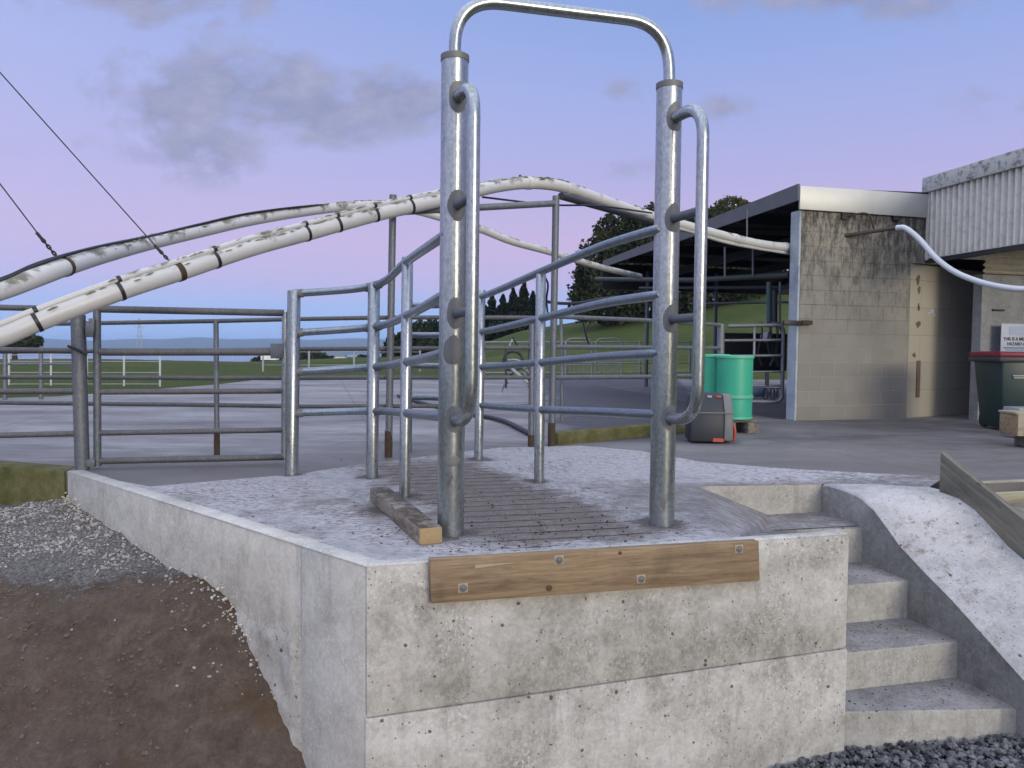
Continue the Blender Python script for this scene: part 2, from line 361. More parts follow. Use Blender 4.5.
def m_lichsheet(name, a, b, lich):
    t = NT(name); c = t.mix(t.noise(3, 6, .7), a, b)
    l = t.ramp(t.noise(9, 7, .8), [(.5, 0), (.6, 1)]); c = t.mix(t.math('MULTIPLY', l, lich), c, (.12, .125, .09))
    t.bump(t.noise(40, 4), .2, .004); return t.set(c, .8)
CORR = m_lichsheet('fibre_cement_sheet', (.60, .595, .53), (.72, .71, .64), .22)
FASCIA = m_lichsheet('lichen_fascia', (.44, .45, .42), (.56, .56, .53), .85)
CORR2 = m_lichsheet('stained_ribbed_sheet', (.30, .285, .235), (.40, .38, .33), .3)
ROOFDK = simple('interior_shade_dark', (.030, .028, .030), .85, 0, .3, 3)  # dark steel taken near black, shade under roofs put into the colour
ROOFTOP = m_lichsheet('old_roof_iron', (.20, .20, .20), (.28, .28, .28), .5)
CONC_GREY = m_concrete('grey_rendered_wall', (.19, .205, .215), (.30, .315, .325), False)
def m_pvc(name, lich):
    t = NT(name); g = t.n('ShaderNodeNewGeometry'); sp = t.n('ShaderNodeSeparateXYZ'); t.put(sp.inputs[0], g.outputs['Normal'])
    c = t.mix(t.noise(4, 5, .7), (.46, .465, .45), (.60, .605, .59))
    p = t.math('ADD', t.noise(4.2, 7, .72), t.math('MULTIPLY', sp.outputs[2], .10)); f = t.ramp(p, [(.595-lich, 0), (.70-lich, 1)])
    c = t.mix(t.math('MULTIPLY', f, .9), c, t.mix(t.noise(40, 4), (.08, .085, .055), (.20, .20, .15)))
    t.bump(t.math('ADD', f, t.noise(60, 3)), .3, .004); return t.set(c, t.math('ADD', .38, t.math('MULTIPLY', f, .5)))
PVC = m_pvc('weathered_white_pvc', .0); PVC_OLD = m_pvc('mossy_white_pvc', .05)
LICHEN = simple('grey_lichen', (.19, .19, .14), .95, 0, .5, 30, .6)
HOSE = simple('pale_hose', (.62, .66, .70), .4, 0, .08, 4)
GREEN = simple('green_plastic', (.045, .40, .25), .42, 0, .12, 5)
GREEN_RIM = simple('faded_green_plastic', (.10, .45, .29), .5, 0, .1, 8)
GREYPL = simple('grey_plastic', (.024, .029, .037), .55, 0, .15, 6)
GREYPL2 = simple('light_grey_plastic', (.16, .165, .165), .6, 0, .15, 6)
RED = simple('red_plastic', (.17, .012, .028), .5, 0, .12, 6)
ORANGE = simple('faded_red_paint', (.45, .08, .05), .6, 0, .2, 6)
BINGRN = simple('dark_green_plastic', (.012, .035, .035), .42, 0, .2, 4)
WHITE = simple('white_paint', (.72, .72, .72), .6, 0, .08, 6)
SIGNW = simple('sign_white', (.46, .51, .62), .5, 0, .05, 6)
INK = simple('sign_ink', (.02, .022, .035), .6)
BLUEINK = simple('sign_blue_ink', (.10, .22, .36), .6)
CHAIN = simple('rusty_chain', (.06, .05, .045), .7, .5, .3, 30)
def m_leaf(name, a, b):
    t = NT(name); g = t.n('ShaderNodeNewGeometry'); r = g.outputs['Random Per Island']
    c = t.mix(t.math('ADD', t.math('MULTIPLY', r, .6), t.math('MULTIPLY', t.noise(.55, 4, .6), .4)), a, b)
    return t.set(c, .8, 0, .15)
LEAF_DK = m_leaf('dark_conifer_foliage', (.009, .015, .006), (.040, .050, .017))
LEAF_OL = m_leaf('olive_foliage', (.030, .035, .010), (.10, .10, .030))
BARK = simple('bark', (.05, .04, .03), .95, 0, .3, 10)
def m_grass():
    t = NT('pasture_grass'); n = t.noise(.045, 12, .80, t.map((.8, 1, .3))); f = t.noise(3.5, 6, .8)
    c = t.ramp(t.math('ADD', t.math('MULTIPLY', n, .6), t.math('MULTIPLY', f, .4)), [(.38, (.028, .048, .012)), (.50, (.062, .085, .022)), (.58, (.11, .110, .042)), (.70, (.16, .135, .065))])
    t.bump(f, .6, .15); return t.set(c, .95, 0, .1)
GRASS = m_grass()
SEA = simple('sea_water', (.10, .16, .24), .25, 0, .1, .002)
HILL = simple('far_hill_scrub', (.035, .050, .030), .95, 0, .3, .003)

# ------------------------------------------------------------------ sky, sun
w = bpy.data.worlds.new('World'); S.world = w; w.use_nodes = True
SUN_AZ, SUN_EL = R(28), R(7.5)      # sun side: behind the camera, to its right
def world():
    t = NT.__new__(NT); t.t = w.node_tree; nt = t.t
    bg = nt.nodes['Background']; t.co = t.n('ShaderNodeTexCoord').outputs['Generated']
    sp = t.n('ShaderNodeSeparateXYZ'); t.put(sp.inputs[0], t.co); x, y, z = sp.outputs
    sky = t.ramp(t.math('MULTIPLY', z, 1.6), [
        (0.0, (.34, .58, .98)), (.05, (.335, .54, .93)), (.085, (.37, .51, .86)), (.135, (.53, .47, .76)), (.215, (.585, .465, .725)),
        (.34, (.455, .44, .745)), (.50, (.345, .42, .77)), (.68, (.235, .36, .72)), (1.0, (.17, .28, .62))])
    sk = t.n('ShaderNodeVectorMath', operation='SCALE'); t.put(sk.inputs[0], sky); sk.inputs['Scale'].default_value = .90; sky = sk.outputs[0]
    yy = t.math('MAXIMUM', y, .05); u = t.math('DIVIDE', x, yy); v = t.math('DIVIDE', z, yy)
    # lighter and pinker towards the left
    sky = t.mix(t.ramp(t.math('ADD', .5, t.math('MULTIPLY', u, -.7)), [(.35, 0), (.95, .35)]), sky, (.50, .50, .80))
    cv = t.comb(u, t.math('MULTIPLY', v, 1.5), 0); n1 = t.noise(6.5, 7, .60, cv, .3); n2 = t.noise(16, 6, .6, cv)
    tot = None
    for (px, py, a, b, k) in ((210, 102, 115, 56, 1), (205, 145, 80, 46, .8), (310, 118, 85, 40, .8), (395, 108, 62, 36, .95), (150, 8, 130, 34, .8), (605, 96, 40, 16, .42), (725, 110, 34, 18, .3), (820, 2, 150, 28, .6), (620, 170, 50, 14, .25), (60, 150, 60, 18, .18), (1000, 100, 60, 26, .3), (200, 285, 90, 8, .28)):
        du = t.math('DIVIDE', t.math('SUBTRACT', u, (px-512)/F), a/F); dv = t.math('DIVIDE', t.math('SUBTRACT', v, (350-py)/F), b/F)
        d = t.math('SQRT', t.math('ADD', t.math('MULTIPLY', du, du), t.math('MULTIPLY', dv, dv)))
        m = t.math('MULTIPLY', t.math('SUBTRACT', 1.25, d), k)
        tot = m if tot is None else t.math('MAXIMUM', tot, m)
    tot = t.math('MULTIPLY', tot, t.math('GREATER_THAN', y, .05))
    dn = t.math('ADD', tot, t.math('ADD', t.math('MULTIPLY', t.math('SUBTRACT', n1, .5), 3.0), t.math('MULTIPLY', t.math('SUBTRACT', n2, .5), 1.7)))
    cl = t.ramp(dn, [(.12, 0), (.72, .90)]); cl = t.math('MULTIPLY', cl, t.ramp(tot, [(.0, 0), (.25, 1)]))
    ccol = t.mix(t.ramp(n2, [(.3, 0), (.7, 1)]), (.225, .25, .40), (.35, .355, .51))
    sky = t.mix(cl, sky, ccol)
    # sunset side, behind the camera
    gd = (math.sin(SUN_AZ), -math.cos(SUN_AZ), 0)
    q = t.math('MAXIMUM', t.dot(gd), 0.0)
    az = t.math('POWER', q, 16.0); el = t.math('EXPONENT', t.math('MULTIPLY', t.math('ABSOLUTE', t.math('SUBTRACT', z, .06)), -4.5))
    
    gl = t.n('ShaderNodeVectorMath', operation='SCALE'); gl.inputs[0].default_value = (1.0, .86, .64)
    t.put(gl.inputs['Scale'], t.math('MULTIPLY', t.math('MULTIPLY', az, el), 6.5))
    wide = t.n('ShaderNodeVectorMath', operation='SCALE'); wide.inputs[0].default_value = (.66, .66, .66); qw = t.math('MAXIMUM', t.dot((-.45, -.893, 0)), 0.0)
    t.put(wide.inputs['Scale'], t.math('MULTIPLY', t.math('MULTIPLY', t.math('POWER', qw, 1.3), t.math('EXPONENT', t.math('MULTIPLY', t.math('ABSOLUTE', z), -1.6))), .9))
    a1 = t.n('ShaderNodeVectorMath', operation='ADD'); t.put(a1.inputs[0], gl.outputs[0]); t.put(a1.inputs[1], wide.outputs[0])
    a2 = t.n('ShaderNodeVectorMath', operation='ADD'); t.put(a2.inputs[0], a1.outputs[0]); t.put(a2.inputs[1], sky)
    # brighter overhead
    nis = t.n('ShaderNodeTexSky', sky_type='NISHITA'); nis.sun_disc = False; nis.sun_elevation = SUN_EL; nis.sun_rotation = math.pi-SUN_AZ
    ns = t.n('ShaderNodeVectorMath', operation='SCALE'); t.put(ns.inputs[0], nis.outputs[0]); t.put(ns.inputs['Scale'], t.ramp(z, [(.40, 0), (.62, .07)]))
    a3 = t.n('ShaderNodeVectorMath', operation='ADD'); t.put(a3.inputs[0], a2.outputs[0]); t.put(a3.inputs[1], ns.outputs[0])
    oh = t.n('ShaderNodeVectorMath', operation='SCALE'); oh.inputs[0].default_value = (.78, .75, .69); t.put(oh.inputs['Scale'], t.ramp(z, [(.46, 0), (.72, 1)]))
    a4 = t.n('ShaderNodeVectorMath', operation='ADD'); t.put(a4.inputs[0], a3.outputs[0]); t.put(a4.inputs[1], oh.outputs[0])
    a5 = t.n('ShaderNodeVectorMath', operation='SCALE'); t.put(a5.inputs[0], a4.outputs[0]); a5.inputs['Scale'].default_value = 10.0
    nt.links.new(a5.outputs[0], bg.inputs['Color']); bg.inputs['Strength'].default_value = .1
world()
sl = bpy.data.lights.new('sun', 'SUN'); so = bpy.data.objects.new('sun', sl); COL.objects.link(so)
sl.energy = 2.0; sl.angle = R(20); sl.color = (1, .88, .68)
sd = Vector((math.sin(SUN_AZ)*math.cos(SUN_EL), -math.cos(SUN_AZ)*math.cos(SUN_EL), math.sin(SUN_EL)))
so.rotation_euler = sd.to_track_quat('Z', 'Y').to_euler()

# ------------------------------------------------------------------ terrain, sea, hills
ET = [(-400, -.018), (100, -.0165), (240, -.0195), (330, -.014), (400, -.011), (465, -.001), (520, .024), (600, .042), (700, .062), (785, .079), (1024, .10), (1600, .10)]
def elev(px): return float(np.interp(px, [a for a, b in ET], [b for a, b in ET]))
def ss(t): t = max(0, min(1, t)); return t*t*(3-2*t)
def terr(x, y):
    r = math.hypot(x, y)
    px = 512+F*x/y if y > .2*abs(x)+.01 else (1600 if x > 0 else -400)
    px = max(-400, min(1600, px)); e = elev(px)
    if r < 9: return -1.35
    if r < 12: return -1.35+1.27*ss((r-9)/3)
    z70 = CH+e*70
    if r < 25: return -.08
    if r < 70: return -.08+(z70+.08)*ss((r-25)/45*.75+.0)/ss(.75)*1.0 if r < 70 else z70
    n = mnoise.noise(Vector((x*.02, y*.02, 1)))*.0022*r*ss((r-70)/150)
    if e < 0: return max(-30, CH+e*r+n)
    return z70+min(r-70, 140)*e*.5+n
def ground():
    rs = [0, 4, 8]+list(np.arange(9, 26, 1.0))+list(np.arange(27, 72, 2.5))+list(np.geomspace(75, 9000, 46))
    th = list(np.radians(np.concatenate([np.arange(-46, 46, .6), np.arange(46, 314, 4)])))
    vs = [(r*math.sin(a), r*math.cos(a), terr(r*math.sin(a), r*math.cos(a))) for r in rs for a in th]; n = len(th)
    fs = [(i*n+k, i*n+(k+1) % n, (i+1)*n+(k+1) % n, (i+1)*n+k) for i in range(len(rs)-1) for k in range(n)]
    tag(MB().add(vs, fs).build('ground', GRASS), kind='structure')
ground()
sea = MB(); sea.add([(-9000, 500, -27), (1500, 500, -27), (1500, 9500, -27), (-9000, 9500, -27)], [(0, 1, 2, 3)])
tag(sea.build('sea', SEA), kind='structure')
def hills():
    vs = []; pxs = np.arange(-900, 900, 12.0); rows = [(2900, 0), (3300, .5), (3700, 1.0), (4300, .8), (5000, .2)]
    key = [(-900, 10), (-100, 12), (40, 6), (80, 5), (150, 6.5), (205, 9), (260, 7), (330, 8.5), (380, 9), (450, 11), (520, 14), (900, 16)]
    for (d, k) in rows:
        for px in pxs:
            h = np.interp(px, [a for a, b in key], [b for a, b in key])+mnoise.noise(Vector((px*.021, 3, d*.001)))*1.8
            vs.append(((px-512)/F*d, d, -28+k*(28+CH+h/F*d)))
    n = len(pxs); fs = [(i*n+k, i*n+k+1, (i+1)*n+k+1, (i+1)*n+k) for i in range(len(rows)-1) for k in range(n-1)]
    tag(MB().add(vs, fs).build('hills', HILL), kind='structure')
hills()

# ------------------------------------------------------------------ yard
A = G(366, 568); B = G(850, 535); W = G(67, 472)
pale = [G(*q) for q in ((150, 487), (256, 478), (300, 474), (360, 465), (440, 455), (500, 448), (580, 446), (640, 451), (700, 462), (770, 468), (860, 473), (945, 477))]
yf = [G(*q) for q in ((-160, 403), (60, 396), (130, 391), (220, 384), (262, 379), (400, 378), (650, 379))]
yard = MB()
front = [Vector((-9, 7.2, 0)), W+Vector((-1.6, .55, 0)), W+Vector((0, .02, 0))] + [p+Vector((0, -.12, 0)) for p in pale] + [Vector((3.2, 5.45, 0)), Vector((12, 7.6, 0))]
back = [Vector((14, 26, 0))] + yf[::-1]
poly = front+back
yard.add([p-Vector((0, 0, .004)) for p in poly], [tuple(range(len(poly)))])
bmv = len(poly); yard.v += [tuple(p-Vector((0, 0, .35))) for p in poly]; yard.f += [(i, (i+1) % bmv, bmv+(i+1) % bmv, bmv+i) for i in range(bmv)]
tag(yard.build('yard_concrete', YARD, smooth=False), kind='structure')
mk = MB()
a = W+Vector((-.02, .0, 0)); b = W+Vector((-3.6, 1.25, 0))
mk.prism([a+Z*-.34, a+Z*.004, b+Z*.004, b+Z*-.34], V*.22 + Vector((0, .05, 0)))
tag(mk.build('yard_edge_kerb', MOSS, bevel=.015), kind='structure')
# darker strip of floor laid inside the shed
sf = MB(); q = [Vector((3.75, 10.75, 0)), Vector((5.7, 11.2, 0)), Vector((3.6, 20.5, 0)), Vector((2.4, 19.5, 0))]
sf.add(q, [tuple(range(len(q)))]); tag(sf.build('shed_floor', DARKFLOOR, smooth=False), kind='structure')

# ------------------------------------------------------------------ loading platform
plat = empty('loading_platform', A+Vector((.8, .6, -1.12)), 'grey concrete loading platform with worn deck, steps and tall front wall', 'platform')
Rr0 = Vector((2.30, 5.59, 0)); SD = Vector((.25, -.97, 0))
def onp(px, py):                        # pixel onto the parapet's left face
    d = ray(px, py); C = Vector((0, 0, CH)); nrm = Vector((.97, .25, 0)); k = (Rr0-C).dot(nrm)/d.dot(nrm); return C+d*k
BL = Vector((1.31, 5.30, -.005)); BRt = Vector((2.30, 5.59, -.035)); BRb = Vector((2.30, 5.59, -.24))
NR = Vector((2.40, 5.20, -.25)); NL = Vector((1.72, 5.03, -.25)); MD = Vector((1.86, 5.47, -.24)); Pk = Vector((2.96, 5.26, -.005)); P2 = Vector((2.985, 5.395, -.018))
deck = MB()
def patch(pts):                         # triangulated sheet with light random unevenness
    n = len(deck.v); deck.v += [tuple(p) for p in pts]; return list(range(n, n+len(pts)))
mid1 = Vector((.25, 4.25, 0)); 
pts = [A, B, NL, BL, BRt, P2] + [p.copy() for p in pale[::-1]] + [W.copy()]
i = patch(pts+[NR, BRb, A.lerp(B, .72), MD])
iA, iB, iNL, iBL, iBR, iP2 = i[:6]; ip = i[6:6+len(pale)]; iW = i[6+len(pale)]; iNR, iBRb, iM, iMD = i[7+len(pale):]
deck.f += [(iM, iB, iNL), (iM, iNL, iMD), (iM, iMD, iBL), (iNL, iNR, iBRb, iMD)]

deck.f += [tuple([iA, iM, iBL, iBR, iP2]+ip+[iW])]
for zoff in (Z*.004,): deck.v = [tuple(Vector(q)+zoff) for q in deck.v]
deck.build('deck', DECK, plat, smooth=False)
rs_ = MB(); rs_.prism([BL+Z*.003, MD, BRb, BRt+Z*.003], V*.05); rs_.build('back_riser', CONC_STEP, plat, smooth=False)
fn = (B-A).normalized(); fin = Vector((-fn.y, fn.x, 0))
jA, jB = -.665, -.60
fw = MB()
fw.prism([A+Z*jA, B+Z*jB, B+Z*.008, A+Z*.010], fin*.085)
upper = fw.build('front_wall', CONC, plat, bevel=.012)
lw = MB(); o5 = -fin*.003
lw.prism([A+o5+Z*-1.6-fn*.004, B+o5+Z*-1.6+fn*.004, B+o5+Z*(jB-.003)+fn*.004, A+o5+Z*(jA-.003)-fn*.004], fin*.23)
tag(lw.build('footing_wall', CONC, plat, bevel=.008))
sn = (W-A).normalized(); sin_ = Vector((sn.y, -sn.x, 0)); sin_ = sin_ if sin_.y > 0 else -sin_
def onside(px, py):
    d = ray(px, py); C = Vector((0, 0, CH)); k = (A-C).dot(sin_)/d.dot(sin_); return C+d*k
J = onside(300, 640); J.z = 0
sw = MB(); sw.prism([A+Z*-1.6+sn*.012+sin_*.004, A+Z*.008+sn*.012+sin_*.004, J+Z*.008+sin_*.004, J+Z*-1.6+sin_*.004], sin_*.10)
sw.build('side_wall', CONC_SIDE, plat, bevel=.01)
sw = MB(); sw.prism([J+Z*-.50+sn*.002+sin_*.007, J+Z*.009+sn*.002+sin_*.007, W+Z*.008, W+Z*-.50], sin_*.11)
sw.build('side_wall', CONC_SIDE, plat, bevel=.012)
rg = MB(); nu, nz_ = 60, 34; Je = onside(215, 590); Je.z = 0; vs = []
for a_ in range(nu+1):
    for b_ in range(nz_+1):
        p_ = (J-sn*.02).lerp(Je, a_/nu)+Z*(-.40-.8*b_/nz_); q_ = mnoise.fractal(p_*9, .8, 2.1, 5)*.011+mnoise.noise(p_*3.5)*.008+mnoise.noise(p_*60)*.003
        tp_ = min(1, a_/6); vs.append(p_-sin_*((.010+q_-.03*(1-min(1, b_/5)))*tp_-.012*(1-tp_)))
rg.add(vs, [(a_*(nz_+1)+b_, (a_+1)*(nz_+1)+b_, (a_+1)*(nz_+1)+b_+1, a_*(nz_+1)+b_+1) for a_ in range(nu) for b_ in range(nz_)]); rg.build('rough_footing', CONC_ROUGH, plat, angle=180)
st = MB(); st.prism([B+Z*-1.6+fin*.23, B+Z*-.02+fin*.23, NL+Z*-.012, NL+Z*-1.6], -U*.15)
st.build('stair_cheek', CONC_STEP, plat)
nose = [onp(863, 527), onp(908, 580), onp(958, 641), onp(1018, 709)]
stepR = [(n_.x, n_.y, n_.z, NL if k == 0 else None) for k, n_ in enumerate(nose)]
q3 = G(856, 719.5, nose[3].z); stepR[3] = stepR[3][:3]+(Vector((B.x, B.y, 0))+V*.035-U*.06,); NR.x, NR.y, NR.z = nose[0]
for k, (x, y, zt, l) in enumerate(stepR):
    r = Vector((x, y, 0))+U*.05; l = Vector((l.x, l.y, 0)) if l else r-U*1.05
    dp = .46; top = zt-.006 if k == 0 else zt
    s_ = MB(); s_.prism([l+Z*(-1.5), r+Z*(-1.5), r+Z*top, l+Z*top], V*dp)
    o_ = s_.build('step', CONC_STEP, plat, bevel=.018); o_.data.materials.append(TREAD)
    for f in o_.data.polygons:
        if f.normal.z > .8: f.material_index = 1
# parapet / sloping flank
prof = [(-.4, -.16), (-.1, -.07), (0, -.032), (.06, -.016), (.28, -.022), (.42, -.04), (.55, -.095), (.70, -.205), (.785, -.272), (1.0, -.385), (1.211, -.488), (1.623, -.722), (2.3, -1.1), (3.0, -1.35)]
pp = MB(); Rw = Vector((.66, -.17, 0)); vs = []
for s_, zt in prof:
    p = Rr0+SD*s_; q = p+Rw
    for (pt, z_) in ((p+U*.0, -1.5), (p, zt-.018), (p+U*.02, zt), (p.lerp(q, .5), zt+.012+.02*min(1, s_)), (q, zt+.01+.02*min(1, s_)), (q, -1.5)): vs.append(Vector((pt.x, pt.y, z_)))
pp.add(vs, [(i*6+k, i*6+k+1, (i+1)*6+k+1, (i+1)*6+k) for i in range(len(prof)-1) for k in range(5)]+[(5, 4, 3, 2, 1, 0)])
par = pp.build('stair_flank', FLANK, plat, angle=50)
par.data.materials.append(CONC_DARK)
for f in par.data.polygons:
    if abs(f.normal.z) < .35: f.material_index = 1  # side faces get a darker concrete than the top

# dung crumbs and straw scattered over the deck and steps
def stones(n, fpos, r0, r1, name, mat, flat=.6, **kw):
    t = (1+5**.5)/2; ico = np.array([(-1,t,0),(1,t,0),(-1,-t,0),(1,-t,0),(0,-1,t),(0,1,t),(0,-1,-t),(0,1,-t),(t,0,-1),(t,0,1),(-t,0,-1),(-t,0,1)])/1.9
    fc = [(0,11,5),(0,5,1),(0,1,7),(0,7,10),(0,10,11),(1,5,9),(5,11,4),(11,10,2),(10,7,6),(7,1,8),(3,9,4),(3,4,2),(3,2,6),(3,6,8),(3,8,9),(4,9,5),(2,4,11),(6,2,10),(8,6,7),(9,8,1)]
    vs = []; fs = []
    for k in range(n):
        p = fpos()
        if p is None: continue
        r = r0*(r1/r0)**random.random()**1.6; v = ico*(1+RNG.normal(0, .22, (12, 1)))*np.array([1, random.uniform(.6, 1), flat*random.uniform(.7, 1.2)])*r
        a = random.uniform(0, 6.3); c, s_ = math.cos(a), math.sin(a); tl = random.uniform(-.5, .5)
        M = np.array([[c, -s_, 0], [s_, c, 0], [0, 0, 1]]) @ np.array([[1, 0, 0], [0, math.cos(tl), -math.sin(tl)], [0, math.sin(tl), math.cos(tl)]])
        v = v @ M.T + np.array([p[0], p[1], p[2]+r*flat*.35]); b0 = len(vs)
        vs += [tuple(q) for q in v]; fs += [(b0+i, b0+j, b0+l) for i, j, l in fc]
    return tag(MB().add(vs, fs).build(name, mat, smooth=False), **kw)
def crumb():
    k = random.random()
    if k < .50:
        p = G(random.gauss(530, 85), random.uniform(478, 553)); u_ = (p-A).dot(fn); d_ = (p-A).dot(fin)
        if d_ < .03 or u_ < .1 or u_ > 1.7: return None
        return p+Z*.005
    if k < .70:
        p = G(random.uniform(150, 900), random.uniform(450, 555)); d_ = (p-A).dot(fin); u_ = (p-A).dot(fn)
        if d_ < .03 or u_ > 1.6 or (p-A).dot(sin_) < .05: return None
        return p+Z*.005
    x, y, zt, l = random.choice(stepR[1:]); r = Vector((x, y, 0)) - U*random.uniform(.02, .9) + V*(.36*random.random()**.5)
    return Vector((r.x, r.y, zt))
stones(1150, crumb, .002, .008, 'dung_crumbs', CRUMB, .5, label='dark dung crumbs and dirt scattered over the platform deck', cat='dirt', kind='stuff')

# front board with bolts
fb = empty('kick_board', A+fn*.9+Z*-.2, 'brown knotty timber board bolted along the top of the concrete front wall', 'timber board')
d0 = (P(430, 560, 3.36)-A).dot(fn); 
def onfront(px, py):
    d = ray(px, py); C = Vector((0, 0, CH)); k = (A-fin*.05-C).dot(fin)/d.dot(fin); return C+d*k
a1, a2, a3, a4 = onfront(430, 560), onfront(759, 541), onfront(760, 581), onfront(431, 604)
bd = MB(); bd.prism([a4, a3, a2, a1], fin*.048); bd.build('board', WOOD, fb, bevel=.004)
for (px, py) in ((463, 588), (559, 560), (641, 579), (739, 549)):
    c = onfront(px, py); h_ = MB(); h_.box(c-fin*.0006, (.022, .0012, .021), (fn, fin, Z)); h_.build('counterbore', SPLIT, fb, bevel=.006); h_ = MB(); h_.lathe(c-fin*.0025, [(.0175, -.002), (.0175, .001), (.0165, .002), (.0085, .0024), (.0085, .006), (.007, .007)], 18, -fin); h_.build('bolt', ZINC, fb)
for (px, py, a_) in ((549, 588, .015), (620, 553, .009)):
    c = onfront(px, py); h_ = MB(); h_.lathe(c-fin*.0005, [(a_, -.003), (a_, .0012), (a_*.6, .0016), (.002, .0016)], 14, -fin); h_.build('knot', KNOT, fb)
c = onfront(497, 566); sp_ = MB(); sp_.prism([c-fn*.10-Z*.004, c+fn*.10+Z*.010, c-fn*.10+Z*.012], -fin*.0018); sp_.build('fresh_split', SPLIT, fb)

# timber beam lying by the race
bm_ = MB(); e0 = G(431, 545.5); e1 = G(379, 501); dx = (e1-e0).normalized(); sx = Vector((dx.y, -dx.x, 0))
c = (e0+e1)/2; L_ = (e1-e0).length/2
bm_.box(c+Z*.046, (.058, L_, .042), (sx, dx, Z)); o = bm_.build('timber_beam', WOOD_BEAM, base=c, bevel=.008); o.data.materials.append(WOOD_END)
for f in o.data.polygons:
    if abs(f.normal.dot(dx)) > .9: f.material_index = 1
o.data.materials.append(MUDTOP)
for f in o.data.polygons:
    if f.normal.z > .9: f.material_index = 2
tag(o, 'short muddy square timber lying on the deck beside the left gate post', 'timber')

# ------------------------------------------------------------------ entry frame
mL, mR = G(450.5, 535), G(661.5, 525); tL, tR = P(455, 56, mL.y), P(669.5, 84, mR.y)
ef = empty('race_entry_frame', (mL+mR)/2, 'tall galvanised pipe gateway frame with hoop top and two long grab rails', 'gate frame')
RP = .0675
def wpatch(c, axis, ndir, hw, hh, r, par):      # painted oval round a weld, wrapped on the pipe
    nd = (ndir-axis*ndir.dot(axis)).normalized(); td = axis.cross(nd); vs = []; K = 20; rings = 5
    ph = random.uniform(0, 6)
    for j in range(rings+1):
        for k in range(K):
            a = 2*math.pi*k/K; q = j/rings*(1+.04*math.sin(3*a+ph)+.03*math.sin(5*a+2*ph)); an = hw*math.cos(a)*q/r; hz = hh*math.sin(a)*q
            vs.append(c+axis*hz+(nd*math.cos(an)+td*math.sin(an))*(r+.0016*(1 if j < rings else -.5)))
    fs = [(j*K+k, j*K+(k+1) % K, (j+1)*K+(k+1) % K, (j+1)*K+k) for j in range(rings) for k in range(K)]
    MB().add(vs, fs).build('weld_patch', ZINC, par, angle=80)
gdir = (Vector((.36, -.933, 0))).normalized()
def main_post(b, t, hz):
    m = MB(); m.tube([b-Z*.02, t], RP, 40); po = m.build('post', GALV, ef)
    ax = (t-b).normalized()
    c_ = MB(); c_.lathe(t-ax*.030, [(RP+.0025, 0), (RP+.0035, .006), (RP+.0035, .030), (RP-.004, .034), (.01, .036)], 40, ax); c_.build('cap', ZINC, po)
    for zz, hh in hz:
        p = b+ax*(zz-b.z); wpatch(p, ax, gdir, .055, hh, RP, po)
    return po, ax
HZL = [(2.18, .085), (1.655, .085), (1.125, .085), (.60, .075)]
poL, axL = main_post(mL, tL, HZL); poR, axR = main_post(mR, tR, [(z_-.01, h_) for z_, h_ in HZL])
# collar of paint lower on the left post
for (po, b, ax, z0, z1) in ((poL, mL, axL, .36, .42), (poL, mL, axL, .86, 1.02)):
    c_ = MB(); nd = Vector((-.1, -1, 0)); wpatch(b+ax*((z0+z1)/2), ax, Vector((.12, -1, 0)), .055, (z1-z0)/2, RP, po)
hp = fillet([tL-Z*.01, P(455, 3, tL.y+.0)+Vector((0, 0, .025)), P(668.5, 28, tR.y)+Vector((0, 0, .02)), tR-Z*.01], [.24, .24], 12)
MB().tube(hp, .0305, 24).build('hoop', GALV, ef)
for (b, ax, dz) in ((mL, axL, 0), (mR, axR, -.01)):
    L0 = b+ax*(2.18+dz)+gdir*(RP-.01); off = gdir*(.255)
    p = fillet([L0, L0+off, b+ax*(.60+dz)+gdir*(RP-.01)+off, b+ax*(.60+dz)+gdir*(RP-.01)], [.17, .19], 10)
    g = MB(); g.tube(p, .0305, 24); gr = g.build('grab_rail', GALV, ef)
    for zz in (1.655+dz, 1.125+dz):
        q = b+ax*zz+gdir*(RP-.012); MB().tube([q, q+off-gdir*.01], .0235, 16).build('stub', GALV_OLD, gr)

# ------------------------------------------------------------------ race fences
def fence(name, label, posts, rails, cat='fence', group=None, mat=GALV, rmat=GALV_RAIL, rr=.027, seg=16):
    # posts: (base, top, r) ; rails: lists of points
    base = sum((p[0] for p in posts), Vector())/len(posts)
    e = empty(name, base, label, cat, group)
    for (b, t, r, *mm) in posts:
        m = MB(); m.tube([b-Z*.02, t-Z*.004, t], [r, r, r*.93], seg+4); po = m.build('post', mm[0] if mm and mm[0] else mat, e)
        if len(mm) > 1:
            MB().lathe(b, [(r+.003, 0), (r+.004, mm[1]*.5), (r+.002, mm[1])], seg+4).build('rusty_foot', RUST, po)
    for rl in rails:
        m = MB(); m.tube(rl, rr, seg); m.build('rail', rmat, e)
    return e
p292, p372, p405 = G(291.5, 475), G(372, 478), G(404.5, 497)
t292, t372, t405 = P(294, 290.5, p292.y), P(374, 283, p372.y), P(407.5, 257, p405.y)
endL = mL-Vector((.05, -.02, 0))
railL = []
for z292, z372, z405, zm in ((294, 286, 262, 238), (333, 327, 316, 297), (372, 367, 362, 354), (413, 411, 413, 416)):
    railL.append(curve([P(292.5, z292, p292.y), P(373, z372, p372.y), P(406, z405, p405.y), P(441, zm, mL.y+.05), P(451, zm-5, mL.y)], 6))
lf = fence('race_fence', 'galvanised pipe race fence left of the gateway, four curving rails on three posts', [(p292, t292, .048), (p372, t372, .044), (p405, t405, .036)], railL, group=None)
